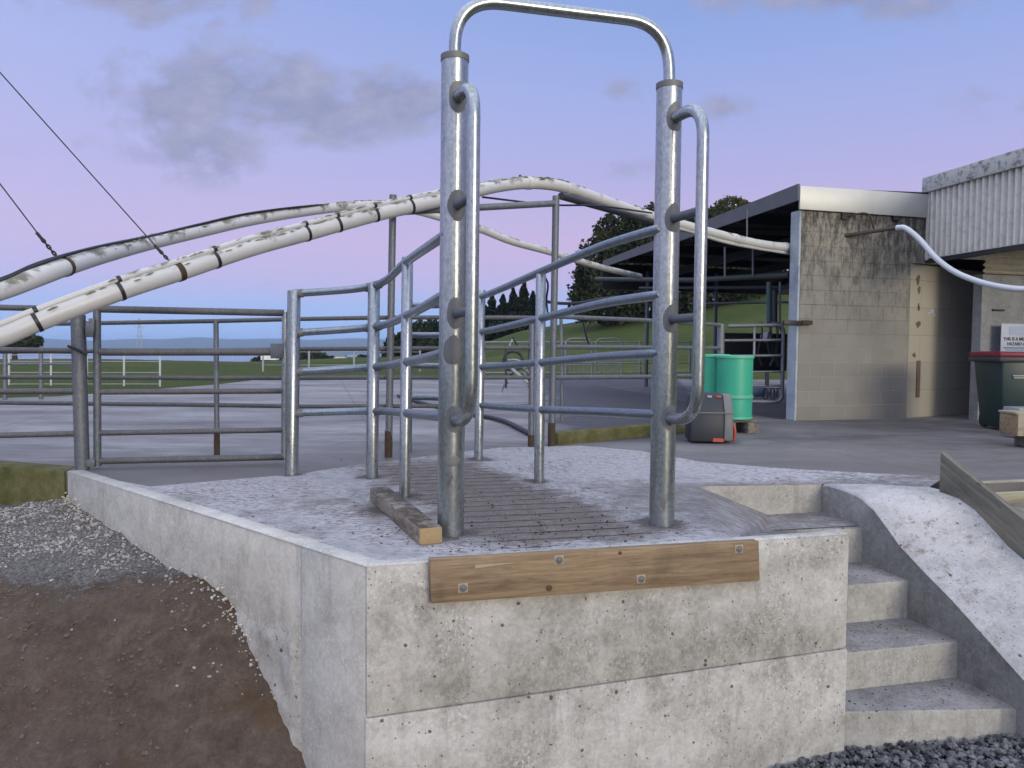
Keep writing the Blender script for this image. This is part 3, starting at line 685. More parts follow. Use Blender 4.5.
for rl, q in ((r_, p) for r_ in railL for p in (p292, p372)):
    c = min(rl, key=lambda v: (Vector((v.x, v.y, 0))-q).length); k = min(range(len(rl)), key=lambda i: (Vector((rl[i].x, rl[i].y, 0))-q).length)
    t_ = (rl[min(k+1, len(rl)-1)]-rl[max(k-1, 0)]).normalized()
    t0_ = 0 if q is p292 else -.085; MB().tube([c+t_*t0_, c+t_*(t0_*.92+.001), c+t_*.078, c+t_*.085], [.027, .0315, .0315, .027], 16).build('weld_sleeve', ZINC, lf)
p539, p479 = G(539, 482), G(478.5, 460); t539, t479 = P(541, 274, p539.y), P(481, 290, p479.y)
pb = Vector((-.95, 6.95, 0)); tb = pb+Z*1.40
railR = []
for ym, y6, y5, y4, zb in ((231, 247, 272, 297, 1.34), (296, 304, 318.5, 332, 1.07), (354, 357, 362.5, 367, .79), (414.5, 412, 409.5, 405, .50)):
    railR.append(curve([P(662, ym-2, mR.y), P(652, ym, mR.y+.02), P(600, y6, 4.69), P(540, y5, p539.y), P(480.5, y4, p479.y), Vector((-.62, 6.85, zb)), Vector((pb.x, pb.y, zb))], 6))
fence('race_fence', 'galvanised pipe race fence right of the gateway, rails sloping down to two slim posts', [(p539, t539, .036), (p479, t479, .038), (pb, tb, .036)], railR)

# ------------------------------------------------------------------ gate, gate post, yard fences
gb, gt = G(82.5, 469), P(78, 315, G(82.5, 469).y)
gp = empty('gate_post', gb, 'thick weathered grey steel gate post at the corner of the platform wall', 'post')
MB().tube([gb-Z*.1, gt], .052, 28).build('post', GALV_OLD, gp)
hg = MB(); hg.box(P(90, 330, gb.y-.0), (.028, .02, .055)); hg.box(P(92, 325, gb.y-.0), (.02, .015, .05)); hg.build('hinge', GALV_OLD, gp, bevel=.004)
hg = MB(); hg.box(P(91, 463, gb.y), (.03, .02, .03)); hg.build('hinge', GALV_OLD, gp, bevel=.004)
pts = curve([P(68, 346, gb.y-.06), P(78, 350, gb.y-.062), P(87, 355, gb.y-.05)], 4); MB().tube(pts, .011, 8).build('strap', BLACK, gp)
gY = gb.y+.05
def lin(px0, py0, px1, py1, Y0, Y1, n=2): return [P(px0+(px1-px0)*k/(n-1), py0+(py1-py0)*k/(n-1), Y0+(Y1-Y0)*k/(n-1)) for k in range(n)]
gt_ = empty('yard_gate', G(97, 467), 'weathered tubular steel yard gate left of the race, five rails', 'gate')
MB().tube([P(97.5, 466, gY), P(97, 309, gY)], .028, 16).build('stile', GALV_OLD, gt_)
eY = 6.15
for (ya, yb, r) in ((309, 313, .028), (352, 352, .030), (392, 391, .022), (433, 430, .022), (461, 457, .026)):
    MB().tube(lin(97, ya, 284, yb, gY, eY), r, 14).build('rail', GALV_DARK, gt_)
MB().tube([P(284, 458, eY), P(285, 312, eY)], .024, 14).build('stile', GALV, gt_)
MB().box(P(277, 351, eY-.03), (.05, .012, .06)).build('latch_plate', GALV_OLD, gt_, bevel=.004)
# section left of the gate post
b0 = G(-75, 474); e_ = fence('yard_fence', 'weathered steel rail fence running out of frame left of the thick gate post', [(b0, P(-75, 303, b0.y), .04)],
    [lin(-75, 306, 78, 309, b0.y, gb.y), lin(-75, 349, 78, 351, b0.y, gb.y), lin(-75, 392, 78, 391, b0.y, gb.y), lin(-75, 437, 78, 433.5, b0.y, gb.y)], mat=GALV_OLD, rmat=GALV_DARK, rr=.022)
# fence across the yard
M_ = []
yb217, yb389, yb531 = G(217, 455), G(388, 457), G(531, 447)
rows = ((326, 321, 319, 317.5, 317.5), (352, 350.5, 349, 348.5, 347.5), (377, 378, 378, 377.5, 377.5), (402, 405, 406.5, 406, 406))
for r_ in rows: M_.append([P(px, y_, Y) for px, y_, Y in zip((-70, 217, 300, 389, 531), r_, (7.0, yb217.y, 6.8, yb389.y+.05, yb531.y))])
fence('yard_fence', 'long weathered four rail steel fence crossing the concrete yard behind the race', [(yb217, P(216, 321, yb217.y), .022, None, .20), (yb531, P(532, 316, yb531.y), .028, None, .12)], M_, mat=GALV_OLD, rmat=GALV_DARK, rr=.019)
tall = []
for (px, py, tx, ty, r, lab) in ((388.5, 457, 393, 195, .031, 'tall thin weathered steel post under the nearer white pipe, rusty at its foot'), (551.5, 446, 556, 196, .034, 'tall weathered steel post under the crest of the white pipe, behind the slim race post')):
    b = G(px, py); t = P(tx, ty, b.y); e = empty('pipe_post', b, lab, 'post', 'tall posts carrying the pipe')
    po = MB().tube([b-Z*.02, t], r, 16).build('post', GALV_OLD, e); MB().lathe(b, [(r+.003, 0), (r+.004, .12), (r+.002, .23)], 16).build('rusty_foot', RUST, po)
    tall.append((b, t))
cb = MB(); cb.tube([tall[0][1]-Z*.14+Vector((0, .03, 0)), tall[1][1]-Z*.07], .031, 14); o = cb.build('cross_bar', GALV_OLD, base=(tall[0][1]+tall[1][1])/2)
tag(o, 'grey steel cross bar joining the tops of the two tall pipe posts', 'bar')
br_ = MB(); br_.tube([P(561, 196, tall[1][0].y), P(600, 207, 8.3), P(652, 222, 9.1), P(700, 232.5, 9.8)], .036, 14); o = br_.build('support_bar', STEELDK, base=tall[1][1])
tag(o, 'dark steel bar running under the white pipe from the tall post towards the shed', 'bar')
# fence from the tall post to the drums
n0 = tall[1][0]; n1 = P(721, 372, 9.6); n1.z = 0; n561 = G(562, 419)
NR_ = [[P(554, 316.5, n0.y), P(640, 320, 8.2), P(721, 325, 9.6)], [P(554, 347, n0.y), P(640, 347.5, 8.2), P(721, 348, 9.6)], [P(554, 377.5, n0.y), P(640, 377, 8.2), P(721, 375, 9.6)]]
fence('yard_fence', 'grey three rail steel fence from the tall pipe post to the green drums', [(P(562, 419, 8.0)*1, P(561, 318, 8.0), .018), (n1, P(721, 324, 9.6), .045)], NR_, mat=GALV_OLD, rmat=GALV_OLD, rr=.022)
kb = MB(); k0, k1 = G(558, 445), G(700, 431); dk = (k1-k0).normalized(); nk = Vector((-dk.y, dk.x, 0))
kb.prism([k0-Z*.02, k1-Z*.02, k1+Z*.12, k0+Z*.12], nk*.16); o = kb.build('low_kerb', MOSS, base=k0, bevel=.015)
tag(o, 'low mossy concrete kerb at the foot of the tall pipe post', 'kerb')
# far pens
def far_fence(label, pxs, y0, tops, base, rails, Y, mat, pr=.03, rr=.018, cat='fence', rmat=None):
    posts = [(P(px, base(px), Y(px)), P(px, tops, Y(px)), pr) for px in pxs]
    rl = [[P(px, y_, Y(px)) for px in np.linspace(pxs[0], pxs[-1], 4)] for y_ in rails]
    return fence('field_fence', label, posts, rl, cat, None, mat, rmat or mat, rr, 8)
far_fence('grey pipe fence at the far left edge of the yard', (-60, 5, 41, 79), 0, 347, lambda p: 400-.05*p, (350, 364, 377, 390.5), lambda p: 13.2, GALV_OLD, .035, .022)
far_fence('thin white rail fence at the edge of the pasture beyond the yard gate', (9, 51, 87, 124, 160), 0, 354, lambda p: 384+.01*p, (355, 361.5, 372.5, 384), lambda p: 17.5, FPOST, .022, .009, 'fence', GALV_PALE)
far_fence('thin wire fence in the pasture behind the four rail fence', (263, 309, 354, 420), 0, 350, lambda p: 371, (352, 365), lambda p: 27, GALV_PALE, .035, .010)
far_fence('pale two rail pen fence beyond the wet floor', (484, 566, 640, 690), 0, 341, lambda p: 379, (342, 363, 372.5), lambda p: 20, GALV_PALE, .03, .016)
for (a_, b_, lab) in ((566, 592, 'pale rounded tube hoop gate standing in the far pen, nearer the tall post'), (596, 622, 'pale rounded tube hoop gate standing in the far pen, farther right')):
    e = empty('pen_gate', P((a_+b_)/2, 378, 18.5), lab, 'gate')
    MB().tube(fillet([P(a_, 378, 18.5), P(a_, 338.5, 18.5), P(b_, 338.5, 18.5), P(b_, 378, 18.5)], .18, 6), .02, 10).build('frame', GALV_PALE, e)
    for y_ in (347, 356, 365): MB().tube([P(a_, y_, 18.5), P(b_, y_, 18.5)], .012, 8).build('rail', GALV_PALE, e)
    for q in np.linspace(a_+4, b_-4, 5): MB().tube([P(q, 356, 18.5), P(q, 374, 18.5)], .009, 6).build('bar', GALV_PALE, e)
# heap of tubes / machine seen through the race
tr = empty('yard_scraper', G(519, 392), 'grey tangle of metal tubes with a wheel seen through the race', 'machinery')
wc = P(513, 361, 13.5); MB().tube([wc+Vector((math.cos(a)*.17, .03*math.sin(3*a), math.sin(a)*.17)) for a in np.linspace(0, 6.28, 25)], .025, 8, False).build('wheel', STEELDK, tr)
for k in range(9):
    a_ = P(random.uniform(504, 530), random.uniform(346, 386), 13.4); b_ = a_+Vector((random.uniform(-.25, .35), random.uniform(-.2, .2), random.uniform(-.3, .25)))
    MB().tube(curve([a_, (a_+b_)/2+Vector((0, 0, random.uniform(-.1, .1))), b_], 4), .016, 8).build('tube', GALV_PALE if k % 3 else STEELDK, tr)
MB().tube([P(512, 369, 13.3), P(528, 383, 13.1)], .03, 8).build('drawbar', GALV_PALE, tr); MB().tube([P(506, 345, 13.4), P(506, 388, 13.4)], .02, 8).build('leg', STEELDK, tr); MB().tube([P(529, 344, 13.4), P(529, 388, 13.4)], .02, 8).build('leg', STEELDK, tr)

# ------------------------------------------------------------------ hoses and cables near the race
hs = curve([G(398, 397), G(420, 404), G(460, 414), G(500, 422), G(530, 436)], 6)
o = MB().tube([p+Z*.03 for p in hs], .028, 10).build('ground_hose', BLACK, base=hs[0]); tag(o, 'black hose lying across the yard behind the race', 'hose')
o = MB().tube(curve([P(541, 300, 7.6), P(556, 303, 7.5), P(580, 303, 7.7), P(600, 299, 7.9), P(630, 296, 8.1), P(655, 292, 8.4)], 5), .016, 8).build('cable', BLACK, base=P(541, 300, 7.6)); tag(o, 'black cable slung from the tall pipe post behind the race rails', 'cable')
o = MB().tube(curve([P(545, 277, 5.5), P(548, 285, 5.55), P(546.5, 300, 5.6), P(548, 316, 5.7)], 5), .008, 6).build('cable', BLACK, base=P(545, 277, 5.5)); tag(o, 'thin black wire loop hanging behind the slim race post', 'cable')
o = MB().tube(curve([P(583, 320, 7.8), P(586, 335, 7.8), P(589, 344, 7.8)], 4), .012, 6).build('cable', BLACK, base=P(583, 320, 7.8)); tag(o, 'short black cable hanging from the rail right of the tall pipe post', 'cable')

# ------------------------------------------------------------------ white pipes
def pipe(name, label, ctl, r, mat, lmat, nl, conduit=None, straps=()):
    pts = curve([P(*c) for c in ctl], 6); e = empty(name, pts[0], label, 'pipe')
    at_s_px = lambda p: 512+F*p.x/p.y
    mn = MB().tube(pts, r, 22).build('pipe', mat, e)
    cum = [0]
    for a_, b_ in zip(pts, pts[1:]): cum.append(cum[-1]+(b_-a_).length)
    def at(s):
        k = max(0, min(len(pts)-2, int(np.searchsorted(cum, s))-1)); t = (s-cum[k])/max(1e-6, cum[k+1]-cum[k]); return pts[k].lerp(pts[k+1], t), (pts[k+1]-pts[k]).normalized()
    def at_px(px):
        k = min(range(len(pts)), key=lambda i: abs(512+F*pts[i].x/pts[i].y-px)); return pts[k], (pts[min(k+1, len(pts)-1)]-pts[max(0, k-1)]).normalized(), k
    if conduit:
        k0, k1 = at_px(conduit[0])[2], at_px(conduit[1])[2]
        cp = [p+Z*(r+.010)+Vector((0, -.012, 0)) for p in pts[k0:k1+1]]
        MB().tube(cp, .022, 12).build('conduit', mat, e)
    for px in straps:
        p, t, k = at_px(px); rr = r+(.004); 
        ring = MB(); ring.tube([p-t*.012, p+t*.012], rr, 22)
        if conduit and conduit[0] < px < conduit[1]: ring.tube([p-t*.012+Z*(r+.010)+Vector((0, -.012, 0)), p+t*.012+Z*(r+.010)+Vector((0, -.012, 0))], .026, 12)
        ring.build('strap', BLACK, e)
    if nl:
        vs = MB(); tot = cum[-1]
        for k in range(nl):
            c_ = random.choice(nlc); s = random.gauss(c_[0], c_[1])*tot
            if not 0 < s < tot: continue
            p, t = at(s); side = t.cross(Z).normalized(); an = random.gauss(0, .38); nrm = Z*math.cos(an)+side*math.sin(an)
            rad = r*.985+(.03 if conduit and abs(an) < .35 and at_s_px(p) < conduit[1] else 0)
            q = p+nrm*rad; k_ = random.uniform(.008, .028); K = 7; ph = random.random()*6
            up = nrm*k_*.45; ring_ = [q+(t*math.cos(a)*1.7+side*math.sin(a)*.8)*k_*(1+.3*math.sin(2*a+ph)) for a in np.linspace(0, 2*math.pi, K, endpoint=False)]
            vs.add(ring_+[q+up], [(i, (i+1) % K, K) for i in range(K)])
        o = vs.build('lichen', lmat, e, angle=20); tag(o, kind='stuff')
    return e, at_px
C1 = [(-60, 356, 4.3), (0, 337, 4.5), (37, 322, 4.62), (120, 291, 4.85), (179, 272, 5.15), (250, 248.5, 5.55), (306, 233.5, 5.95), (338, 224.5, 6.1), (375, 214.5, 6.3), (410, 206.5, 6.5), (440, 200, 6.75), (481, 189.5, 7.15), (505, 185, 7.5), (525, 183, 7.65), (548, 184, 7.8), (569, 188.5, 8.0), (606, 201.5, 8.5), (650, 216, 9.1), (681, 224.5, 9.5), (734, 238.5, 10.15), (765, 245, 10.5), (795, 248, 10.85)]
nlc = [(.12, .05), (.2, .05), (.28, .04), (.36, .05), (.44, .03), (.52, .04), (.72, .05)]
pe1, px1 = pipe('overhead_pipe', 'nearer white overhead pipe with lichen and black straps, arching from left to the block shed', C1, .060, PVC, LICHEN, 420, (-50, 470), (37, 120, 217, 306, 340, 375, 410))
for px in (525, 569, 728, 783):
    p, t, k = px1(px); MB().tube([p-t*.03, p-t*.028, p+t*.028, p+t*.03], [.06, .066, .066, .06], 22).build('joint', PVC, pe1)
p, t, k = px1(179); MB().tube([p-t*.02, p+t*.02], .0645, 22).build('collar', RUST, pe1)
MB().tube([P(520, 175, 7.62), P(521, 180, 7.62)], .014, 8).build('nozzle', STEELDK, pe1)
pt2 = curve([P(660, 224, 9.2), P(690, 231, 9.6), P(730, 243, 10.1), P(790, 253.5, 10.8)], 5); MB().tube(pt2, .024, 12).build('lower_line', PVC, pe1)
C2 = [(-60, 308, 4.3), (0, 290.5, 4.6), (35, 278, 4.8), (65, 267, 5.05), (105, 254.5, 5.6), (150, 242.5, 6.3), (200, 231, 7.1), (250, 220, 7.9), (306, 211, 8.9), (356, 205.5, 9.8), (390, 206, 10.4), (416, 210.5, 10.9), (440, 217, 11.3), (480, 229, 12), (512, 241.5, 12.6), (550, 252, 13.5), (600, 267, 14.8), (640, 276.5, 16)]
nlc = [(.14, .02), (.26, .04), (.34, .03), (.46, .05), (.5, .04), (.62, .08)]
pe2, px2 = pipe('overhead_pipe', 'farther mossy white overhead pipe with black cable along its top, dipping to the shed', C2, .060, PVC_OLD, LICHEN, 420, None, ())
p, t, k = px2(69); MB().tube([p-t*.016, p+t*.016], .065, 22).build('collar', RUST, pe2)
for dy, off in ((0, 0), (3.5, .03)):
    cc = curve([P(-60, 300-dy, 4.3), P(0, 281-dy, 4.58), P(30, 268-dy, 4.78), P(62, 256.5-dy*.6, 5.0), P(105, 245-dy*.3, 5.55), P(150, 236, 6.25), P(200, 224, 7.05), P(250, 213, 7.85), P(306, 206, 8.8), P(350, 203.5, 9.7), P(392, 203, 10.4)], 6)
    o = MB().tube([q+Vector((0, off, 0)) for q in cc], .010, 8).build('cable', BLACK, base=cc[0]); tag(o, 'black cable lying along the top of the farther mossy pipe', 'cable', 'black cables on the mossy pipe')
o = MB().tube(curve([P(482, 197, 7.4), P(515, 201, 7.5), P(552, 205, 7.6), P(600, 206, 8), P(652, 213, 8.9)], 4), .010, 6).build('cable', BLACK, base=P(482, 197, 7.4)); tag(o, 'thin black cable slung below the crest of the nearer white pipe', 'cable')
def stay(pa, pb_, pc, label):
    e = empty('stay_wire', pc, label, 'wire')
    MB().tube([pa, pb_], .0045, 6).build('wire', STEELDK, e)
    ch = MB(); n = 6; d = (pc-pb_)
    for k in range(n):
        c = pb_+d*((k+.5)/n); ax = d.normalized(); sd_ = (ax.cross(Z) if k % 2 else ax.cross(ax.cross(Z))).normalized(); l = d.length/n*.72
        ch.tube([c+(ax*math.cos(a)*l+sd_*math.sin(a)*l*.5) for a in np.linspace(0, 2*math.pi, 11)], .0055, 6, False)
    ch.build('chain', CHAIN, e)
    q = pb_-(pc-pb_).normalized()*.05; MB().tube([q, pb_+(pc-pb_)*.1], .010, 8).build('wire_clamp', CHAIN, e)
stay(P(-90, -28, 4.75), P(160, 251, 5.1), P(174, 266, 5.13), 'long steel stay wire with rusty chain holding up the nearer white pipe')
stay(P(-60, 105, 4.8), P(42, 239, 4.95), P(58, 258, 5.0), 'shorter steel stay wire with chain holding up the farther mossy pipe')

# ------------------------------------------------------------------ block shed
Fc = P(796.5, 420, 10.5); Fc.z = 0; Fr = Vector((5.72, 11.0, 0)); bu = (Fr-Fc).normalized(); bv = Vector((-bu.y, bu.x, 0)); bl = (Fr-Fc).length
U_, V_ = bu, bv
shed = empty('milking_shed', Fc+bu*1.0, 'open block dairy shed with zinc fascia, stained end wall and dark long roof', 'shed')
ZT = 2.88
bw = MB(); bw.prism([Fc-Z*.1, Fr-Z*.1, Fr+Z*ZT, Fc+Z*ZT], bv*.19); bw.build('end_wall', BLOCK, shed)
we = MB(); we.prism([Fc-Z*.1-bu*.004, Fc-Z*.1-bu*.004+bv*.19, Fc+Z*ZT-bu*.004+bv*.19, Fc+Z*ZT-bu*.004], -bu*.03); we.build('wall_end', BLUEWASH, shed)
ff = MB(); fz0, fz1 = ZT+.004, 3.20
ff.prism([Fc-bu*.07-bv*.05+Z*fz0, Fr+bu*.35-bv*.05+Z*fz0, Fr+bu*.35-bv*.05+Z*(fz1+.02), Fc-bu*.07-bv*.05+Z*fz1], bv*.03); ff.build('fascia', FLASH, shed, bevel=.004)
# roof sheet: corrugated underside seen from below, eave along bv
ED = Vector((-.168, .985, 0)).normalized(); EL = 9.3
c0 = Fc-bu*.07-bv*.045
rf = MB(); n = 74; vs = []
for k in range(n+1):
    q = c0+ED*(EL*k/n); zz = .012*(1 if (k//2) % 2 else -1)
    vs += [q+Z*(3.17+zz), q+bu*6+Z*(3.36+zz), q+Z*(3.19+zz), q+bu*6+Z*(3.38+zz)]
rf.add(vs, [f for k in range(n) for f in ((k*4, k*4+1, k*4+5, k*4+4), (k*4+2, k*4+6, k*4+7, k*4+3))]+[(0, 2, 3, 1), (n*4, n*4+1, n*4+3, n*4+2)])
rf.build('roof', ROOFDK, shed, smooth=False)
eb = MB(); eb.prism([c0+Z*3.0-bu*.035, c0+Z*3.225-bu*.035, c0+ED*EL+Z*3.225-bu*.035, c0+ED*EL+Z*3.06-bu*.035], bu*.03); eb.build('eave_board', simple('dull_grey_eave', (.115, .12, .13), .8, 0, .25, 5), shed)
for k in range(1, 6):
    q = c0+ED*(EL*k/5-.05); MB().prism([q+Z*2.98, q+Z*3.15, q+bu*5.8+Z*3.15, q+bu*5.8+Z*2.98], ED*.06).build('rafter', ROOFDK, shed)
for k in range(3):
    q = c0+bu*(1.6+1.9*k); MB().box(q+ED*EL/2+Z*2.90, (.05, EL/2, .08), (bu, ED, Z)).build('purlin', ROOFDK, shed)
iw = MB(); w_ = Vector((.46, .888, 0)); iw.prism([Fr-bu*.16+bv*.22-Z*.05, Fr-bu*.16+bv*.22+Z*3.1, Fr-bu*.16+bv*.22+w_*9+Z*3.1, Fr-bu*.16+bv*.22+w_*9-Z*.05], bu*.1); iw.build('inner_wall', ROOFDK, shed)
# hanging poles and milk line
for (px, y0, y1, Y) in ((747, 212, 237, 11.2), (725, 250, 277, 13), (753, 250, 277, 13)):
    MB().tube([P(px, y0-3, Y), P(px, y1, Y)], .012 if Y < 12 else .02, 8).build('hanger', GALV_OLD, shed)
MB().tube([P(596, 279, 19.2), P(690, 280, 15), P(790, 275, 12.2)], .05, 12).build('milk_line', simple('green_pipe', (.045, .06, .055), .6), shed)
MB().tube([P(640, 288, 17), P(790, 287, 12.6)], .035, 10).build('rail', STEELDK, shed); MB().tube([P(690, 304, 14), P(790, 302, 12)], .02, 10).build('rail', STEELDK, shed)
# back board under the far eave
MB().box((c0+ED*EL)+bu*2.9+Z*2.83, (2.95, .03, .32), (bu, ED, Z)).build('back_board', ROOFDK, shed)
for k in (1.2, 3.2): MB().tube([c0+ED*(EL-.1)+bu*k, c0+ED*(EL-.1)+bu*k+Z*3.0], .05, 12).build('roof_post', GALV_OLD, shed)
# rail gate and milking gear inside the mouth of the shed
gY = 10.9
sg = empty('shed_gate', P(770, 405, gY)*1, 'rounded grey tube gate in the shed mouth behind the green drums', 'gate')
MB().tube(fillet([P(728, 326, gY), P(783.5, 325, gY), P(782, 402, gY), P(728, 401, gY)], .11, 6), .028, 12).build('frame', GALV_OLD, sg)
for y_ in (340.5, 356): MB().tube([P(724, y_, gY), P(782, y_-.5, gY)], .020, 10).build('rail', GALV_OLD, sg)
for y_ in (372, 386): MB().tube([P(752, y_, gY), P(782, y_-.5, gY)], .016, 10).build('rail', GALV_OLD, sg)
MB().tube([P(754.5, 325, gY), P(754, 357, gY)], .016, 8).build('bar', GALV_PALE, sg)
MB().tube([P(767, 372, gY), P(767, 386, gY)], .03, 8).build('bar', STEELDK, sg)
rp = MB(); rp.box(P(752, 352, 12.2), (.62, .02, .30)); o = rp.build('rubber_sheet', BLACK, base=P(752, 352, 12.2)); tag(o, 'black rubber sheet hung in the shed behind the rail gate', 'sheet')
mg = empty('milking_cluster', P(767, 340, 11.3), 'hanging milking gear with pale oval claw and dark hoses in the shed mouth', 'milking gear')
MB().lathe(P(766, 337, 11.2), [(.01, -.03), (.07, -.025), (.078, 0), (.07, .025), (.01, .03)], 20, (-.2, -1, .1)).build('claw', simple('pale_plastic', (.32, .36, .46), .4), mg)
for (px, r, m_, y0, y1) in ((769, .038, simple('teal_pipe', (.035, .075, .08), .5), 282, 326), (774, .05, STEELDK, 290, 322), (780, .016, GALV_OLD, 282, 326)): MB().tube([P(px, y0, 11.4), P(px, y1, 11.4)], r, 12).build('tube', m_, mg)
for k in range(7):
    x0 = 763+random.uniform(-3, 16); MB().tube(curve([P(x0, 322, 11.2), P(x0+random.uniform(-6, 6), 336, 11.15), P(x0+random.uniform(-5, 8), 352, 11.2), P(x0+random.uniform(-8, 8), 366, 11.2)], 5), .014, 8).build('hose', BLACK if k % 3 else STEELDK, mg)
for k in range(5):
    c = P(766+k*3.4, 394, 11.1); MB().tube([c+Vector((math.cos(a)*.035, .02, math.sin(a)*.085)) for a in np.linspace(0, 6.28, 15)], .010, 6, False).build('hose_coil', GALV_OLD if k % 2 else BLACK, mg)
cy = MB(); cy.lathe(P(748, 391, 11.3), [(.03, -.26), (.085, -.25), (.085, .25), (.03, .26)], 20, U); o = cy.build('vacuum_tank', simple('blue_grey_paint', (.13, .17, .27), .5), base=P(748, 391, 11.3)); tag(o, 'blue grey cylinder tank lying behind the rounded shed gate', 'tank')
# bracket and pipework on the block wall
bk = empty('wall_bracket', P(790, 323, 10.45), 'dark hinge bracket with rusty end on the left edge of the block wall', 'bracket')
MB().box(P(792, 323, 10.42), (.14, .025, .035), (U_, V_, Z)).build('plate', BLACK, bk, bevel=.005); MB().box(P(807, 322.5, 10.47), (.08, .02, .03), (U_, V_, Z)).build('rusty_end', RUST, bk, bevel=.005)
wp = empty('wall_pipe', P(846, 236, 10.6), 'rusty outlet pipe on brackets high on the stained block wall', 'pipe')
w0 = P(843, 236, 10.72); w1 = P(898, 227.5, 10.35); MB().tube([w0, w1], .027, 12).build('pipe', simple('brown_steel', (.085, .065, .055), .75, .3), wp); MB().tube([w0+Vector((0, .1, 0)), w0+Vector((0, -.02, 0))], .045, 12).build('flange', RUST, wp)
MB().tube(fillet([P(842, 217, 10.7), P(855, 214.5, 10.62), P(869, 212, 10.56), P(874, 229, 10.53)], .1, 5), .014, 8).build('small_pipe', RUST, wp); MB().box(P(844, 216, 10.68), (.05, .03, .05), (U_, V_, Z)).build('bracket', RUST, wp)
hp_ = curve([w1+(w0-w1)*.02, P(906, 228.5, 10.25), P(920, 240, 10.1), P(936, 258, 9.9), P(955, 272, 9.7), P(980, 282, 9.45), P(1005, 287.5, 9.2), P(1030, 289.5, 9.0), P(1075, 291, 8.6)], 6)
o = MB().tube(hp_, .036, 16).build('outlet_hose', HOSE, base=w1); tag(o, 'thick pale blue white hose drooping from the rusty wall pipe to the right', 'hose')

# ------------------------------------------------------------------ dairy building on the right
da = empty('dairy_building', Vector((6.6, 10.9, 0)), 'dairy building with overhanging corrugated upper wall, cream recess and grey lower wall', 'building')
C0 = Vector((5.97, 11.05, 0)); C1_ = Vector((6.3, 9.35, 0)); cd = (C1_-C0).normalized(); cn = Vector((cd.y, -cd.x, 0)); cn = cn if cn.x < 0 else -cn
CLN = 3.6
cr = MB(); vs = []; n = int(CLN/.104*10)
for k in range(n+1):
    q = C0+cd*(.05+(CLN-.05)*k/n); a = .042*(1-2*abs(math.cos(math.pi*k/10))**3)
    vs += [q+cn*a+Z*2.30, q+cn*a+Z*3.26]
cr.add(vs, [(k*2, k*2+2, k*2+3, k*2+1) for k in range(n)]); cr.build('corrugated_wall', CORR, da, angle=70)
MB().prism([C0+Z*2.28+cn*.03, C0+Z*3.25+cn*.03, C0+Z*3.25+cn*.03+cd*.06, C0+Z*2.28+cn*.03+cd*.06], -cn*.1).build('corner_trim', CORR, da)
MB().prism([C0-cd*.05+Z*3.245+cn*.075, C0-cd*.05+Z*3.46+cn*.075, C0+cd*CLN+Z*3.46+cn*.075, C0+cd*CLN+Z*3.245+cn*.075], -cn*.04).build('fascia', FASCIA, da, bevel=.005)
MB().prism([C0-cd*.05+Z*3.40+cn*.03, C0+cd*CLN+Z*3.40+cn*.03, C0+cd*CLN-cn*5+Z*3.48, C0-cd*.05-cn*5+Z*3.48], Z*.05).build('roof', ROOFTOP, da)
MB().prism([C0+Z*2.24+cn*.02, C0+Z*2.295+cn*.02, C0+cd*CLN+Z*2.295+cn*.02, C0+cd*CLN+Z*2.24+cn*.02], -cn*.1).build('bottom_beam', STEELDK, da)
MB().prism([C0+Z*2.80-cn*.09, C0+cd*CLN+Z*2.80-cn*.09, C0+cd*CLN-cn*3.2+Z*2.80, C0+V*1.6-cn*3.2+Z*2.80, C0+V*1.6+Z*2.8-cn*.09], Z*.04).build('soffit', ROOFDK, da)
MB().prism([C0-cn*.15+V*.2+Z*2.35, C0-cn*.15+V*.2+Z*3.4, C0-cn*4+V*.2+Z*3.4, C0-cn*4+V*.2+Z*2.35], V*.05).build('rear_wall', CORR, da)
cw0 = Fr+bu*.004-bv*.002; cw1 = Vector((7.55, 12.15, 0)); dl0 = (cw1-cw0).normalized()
MB().prism([cw0-Z*.05, cw0+Z*2.23, cw1+Z*2.23, cw1-Z*.05], Vector((-.1, .17, 0))).build('recess_wall', CREAM, da)
MB().prism([Fr+bu*.004+Z*2.235, Fr+bu*.004+Z*2.88, Fr+bu*.62+Z*2.88, Fr+bu*.62+Z*2.235], bv*.19).build('lintel', BLOCK, da)
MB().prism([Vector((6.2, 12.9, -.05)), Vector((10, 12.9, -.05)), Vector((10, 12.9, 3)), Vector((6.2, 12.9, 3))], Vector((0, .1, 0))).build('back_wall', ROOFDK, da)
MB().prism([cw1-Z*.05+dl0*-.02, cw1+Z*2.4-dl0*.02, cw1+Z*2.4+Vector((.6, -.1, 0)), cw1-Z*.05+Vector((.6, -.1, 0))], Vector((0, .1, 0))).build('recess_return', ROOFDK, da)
dl = (cw1-cw0).normalized(); dn_ = Vector((dl.y, -dl.x, 0))
def oncream(px, py):
    d = ray(px, py); C = Vector((0, 0, CH)); k = (cw0-C).dot(dn_)/d.dot(dn_); return C+d*k
for (px, py, a_, b_) in ((918, 280, .05, .07), (919, 290, .04, .05), (918.5, 307, .03, .06), (918, 324.5, .06, .05), (914, 355, .05, .03)):
    c = oncream(px, py); K = 9; ph = random.random()*6; vs = [c+dn_*.012]+[c+dl*a_*math.cos(t)*(1+.35*math.sin(3*t+ph))+Z*b_*math.sin(t)*(1+.3*math.sin(2*t+ph))+dn_*.003 for t in np.linspace(0, 6.283, K, endpoint=False)]
    MB().add(vs, [(0, i+1, (i+1) % K+1) for i in range(K)]).build('moss_patch', MOSS, da)
c = oncream(917.5, 379); MB().box(c+dn_*.01, (.045, .008, .27), (dl, dn_, Z)).build('rust_plate', simple('flaked_brown', (.15, .105, .08), .9, 0, .4, 14), da, bevel=.006)
